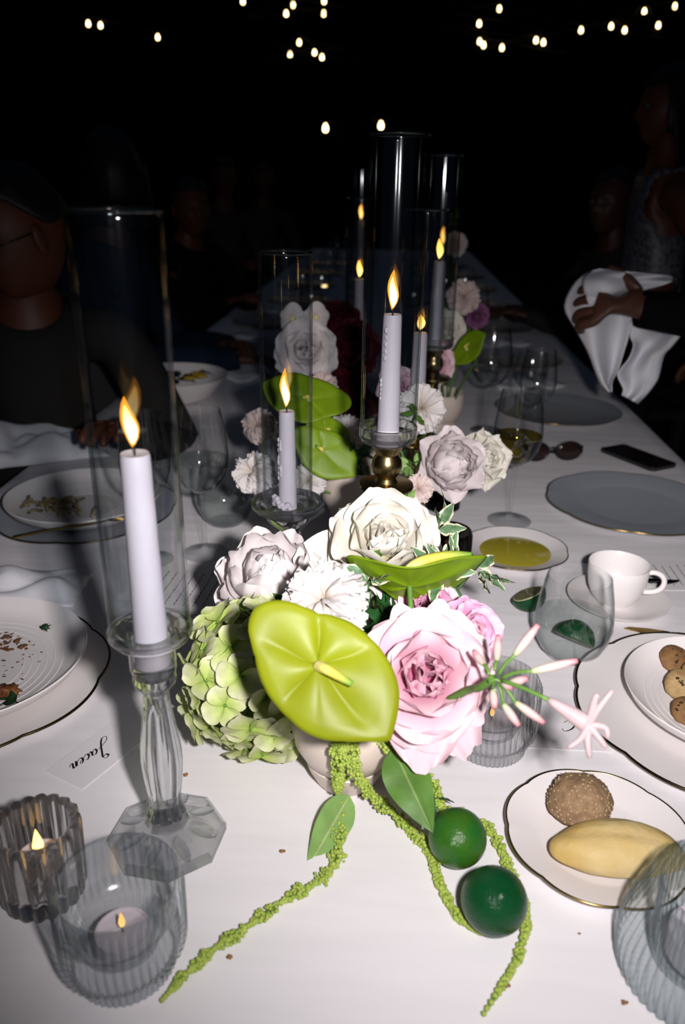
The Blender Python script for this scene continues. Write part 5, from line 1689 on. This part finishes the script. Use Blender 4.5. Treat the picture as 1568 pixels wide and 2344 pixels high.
def seat_person(label, headp, face, lean, hands_local, skin, top, hair, chair_label, **kw):
    """headp: world point of the head centre; the trunk leans forward by `lean` metres at the head"""
    f = Vector((math.cos(face), math.sin(face), 0))
    hz = headp.z
    base = Vector((headp.x, headp.y, 0)) - f * lean
    up = hz - .56
    person(label, (base.x, base.y), face, (0, 0, .56), (lean * .55, 0, .56 + up * .50), (lean, 0, hz), hands_local, skin, top, hair, **kw)
    chair((base.x - f.x * .02, base.y - f.y * .02), face, chair_label)
# man with glasses, leaning over his plate
hA = at_t(40, 540, 1.52)
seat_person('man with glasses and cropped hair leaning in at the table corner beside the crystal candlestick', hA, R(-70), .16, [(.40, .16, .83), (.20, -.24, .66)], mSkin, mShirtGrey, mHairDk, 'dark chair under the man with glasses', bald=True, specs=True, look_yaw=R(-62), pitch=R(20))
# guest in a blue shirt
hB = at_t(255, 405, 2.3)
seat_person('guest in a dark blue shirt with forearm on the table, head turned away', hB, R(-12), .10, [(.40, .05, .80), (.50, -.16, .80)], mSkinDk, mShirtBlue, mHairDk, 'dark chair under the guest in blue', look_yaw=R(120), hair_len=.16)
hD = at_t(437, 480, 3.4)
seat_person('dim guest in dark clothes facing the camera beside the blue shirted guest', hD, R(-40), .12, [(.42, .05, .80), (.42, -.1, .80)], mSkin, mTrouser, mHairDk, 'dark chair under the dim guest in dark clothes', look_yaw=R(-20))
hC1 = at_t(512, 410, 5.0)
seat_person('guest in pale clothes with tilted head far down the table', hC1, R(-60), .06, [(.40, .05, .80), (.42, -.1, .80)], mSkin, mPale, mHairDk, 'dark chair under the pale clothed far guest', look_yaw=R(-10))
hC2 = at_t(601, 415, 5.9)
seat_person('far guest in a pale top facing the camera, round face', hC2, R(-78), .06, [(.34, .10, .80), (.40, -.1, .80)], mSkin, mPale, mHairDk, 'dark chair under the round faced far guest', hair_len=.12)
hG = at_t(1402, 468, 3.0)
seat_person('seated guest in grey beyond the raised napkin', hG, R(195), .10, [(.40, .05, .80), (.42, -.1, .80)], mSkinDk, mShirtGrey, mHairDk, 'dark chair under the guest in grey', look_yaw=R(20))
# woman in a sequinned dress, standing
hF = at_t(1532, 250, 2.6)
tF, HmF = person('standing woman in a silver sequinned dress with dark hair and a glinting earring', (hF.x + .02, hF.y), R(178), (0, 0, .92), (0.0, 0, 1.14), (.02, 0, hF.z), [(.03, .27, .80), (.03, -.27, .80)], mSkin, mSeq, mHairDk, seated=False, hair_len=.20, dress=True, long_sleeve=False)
MB().ball(HmF @ Vector((.0, .085, -.055)), .007, 2, (1, 1, 1.6)).build('earring', mSeq, tF)
# waiter holding the napkin in the near hand
wr = at_t(1500, 712, 1.50)
fE = R(176)
fv = Vector((math.cos(fE), math.sin(fE), 0)); lv = Vector((-fv.y, fv.x, 0))
bE = Vector((wr.x, wr.y, 0)) - fv * .44 - lv * .16
tE, HmE = person('waiter in a black suit reaching in over the table edge with a white napkin', (bE.x, bE.y), fE, (0, 0, .93), (0, 0, 1.17), (.02, 0, 1.60), [(.44, .16, wr.z), (.10, -.30, .90)], mSkinDk, mSuit, mHairDk, seated=False, spreadel=.12, hand_n=(.1, .8, .5), hand_curl=1.0, hand_sc=1.22)
for ch_ in tE.children:
    if ch_.name.startswith('shirt'): ch_.name = 'jacket'
# the napkin: two hanging tails and a bunched top, gripped in the fist
nkc = at_t(1430, 720, 1.545)
nk = thing('napkin', 'white napkin dangling from the fist of the waiter in black', 'napkin', nkc)
def sheet(lft, rgt, seed, amp, t0):
    Lp, Rp = spline([(x, y, 0) for x, y in lft], 26), spline([(x, y, 0) for x, y in rgt], 26)
    def fn(u, q):
        i = round(q * 25)
        p = Lp[i].lerp(Rp[i], u)
        dz = amp * (math.sin(u * 7 + seed + q * 2.5) * .6 + noise.noise(Vector((u * 2.5, q * 2.5, seed))) * 1.2)
        return at_t(p.x, p.y, t0 + dz) - nkc
    return MB().grid(fn, 25, 26)
sheet([(1345, 622), (1312, 652), (1292, 704), (1318, 755), (1345, 805), (1362, 850), (1375, 880), (1392, 897)], [(1425, 640), (1440, 680), (1446, 720), (1440, 765), (1428, 805), (1414, 850), (1402, 872), (1400, 897)], 1, .034, 1.556).build('front_tail', mNapkin, nk, solid=.0018)
sheet([(1440, 735), (1442, 770), (1450, 790), (1440, 820), (1420, 845), (1414, 862), (1426, 890), (1424, 905)], [(1570, 735), (1568, 756), (1540, 792), (1522, 812), (1512, 850), (1504, 872), (1482, 902), (1460, 924)], 4, .032, 1.566).build('rear_tail', mNapkin, nk, solid=.0018)
sheet([(1372, 615), (1350, 622), (1335, 640), (1340, 680), (1352, 694)], [(1500, 628), (1536, 632), (1538, 641), (1530, 648), (1470, 664)], 7, .030, 1.528).build('bunched_top', mNapkin, nk, solid=.0018)

# ---------------------------------------------------------------- string lights
mBulb = glow('warm bulb', (1.0, 0.70, 0.34), (1.0, 0.60, 0.24), 10.0, 0, 1)
mBulbDim = glow('dim warm bulb', (1.0, 0.45, 0.12), (1.0, 0.45, 0.12), 10.0, 0, 1)
mCord = M('black cord', (.004, .004, .004), .7)
def string(label, bulbs, t, sag=.02, m=None, r=.020, ends=((-120, -40), (120, -40))):
    P = [at_t(x, y - 14, t + dt) for x, y, dt in bulbs]
    c = P[0]
    o = thing('string_light', label, 'string light', c, None, 'strings of warm bulbs')
    A = Vector((-10.955, P[0].y, 4.6)) - c       # the cords run from wall to wall
    B = Vector((10.955, P[-1].y, 4.6)) - c
    MB().tube(spline([A] + [p - c for p in P] + [B], 8 * (len(P) + 1)), .004, 5).build('cord', mCord, o)
    for (x, y, dt), p in zip(bulbs, P):
        q = at_t(x, y, t + dt) - c
        MB().lathe([(0, -r * 1.3), (r * .55, -r * 1.1), (r * .8, -r * .5), (r * .75, r * .1), (r * .45, r * .9), (r * .3, r * 1.3), (0, r * 1.35)], 12).build('bulb', m or mBulb, o, recalc=True, loc=q)
        MB().tube([q + Vector((0, 0, r * 1.25)), p - c], r * .35, 6).build('socket', mCord, o)
string('string of three warm bulbs at the upper left of the dark', [(202, 54, 0), (230, 58, .2), (361, 85, .5)], 8.0)
string('string of warm bulbs at the top centre edge', [(556, 3, 0), (655, 31, 0), (671, 11, .1), (742, 2, 0), (741, 31, .2)], 8.0)
string('string of four warm bulbs lowest at top centre', [(664, 125, .2), (685, 97, 0), (720, 120, .1), (737, 131, .1)], 8.4)
string('string of two warm bulbs right of the centre ones', [(1097, 54, 0), (1143, 20, 0)], 8.0)
string('string of five warm bulbs in a row above the right charger', [(1098, 95, .2), (1107, 103, 0), (1149, 109, 0), (1227, 92, 0), (1244, 97, .1)], 8.0)
string('string of warm bulbs climbing to the upper right corner', [(1330, 69, 0), (1399, 60, 0), (1430, 69, 0), (1475, 26, .2), (1507, 58, 0), (1545, 14, .4)], 8.0)
string('far pair of round yellow lamps above the tallest chimney', [(745, 293, 0), (872, 287, .3)], 11.0, r=.04)
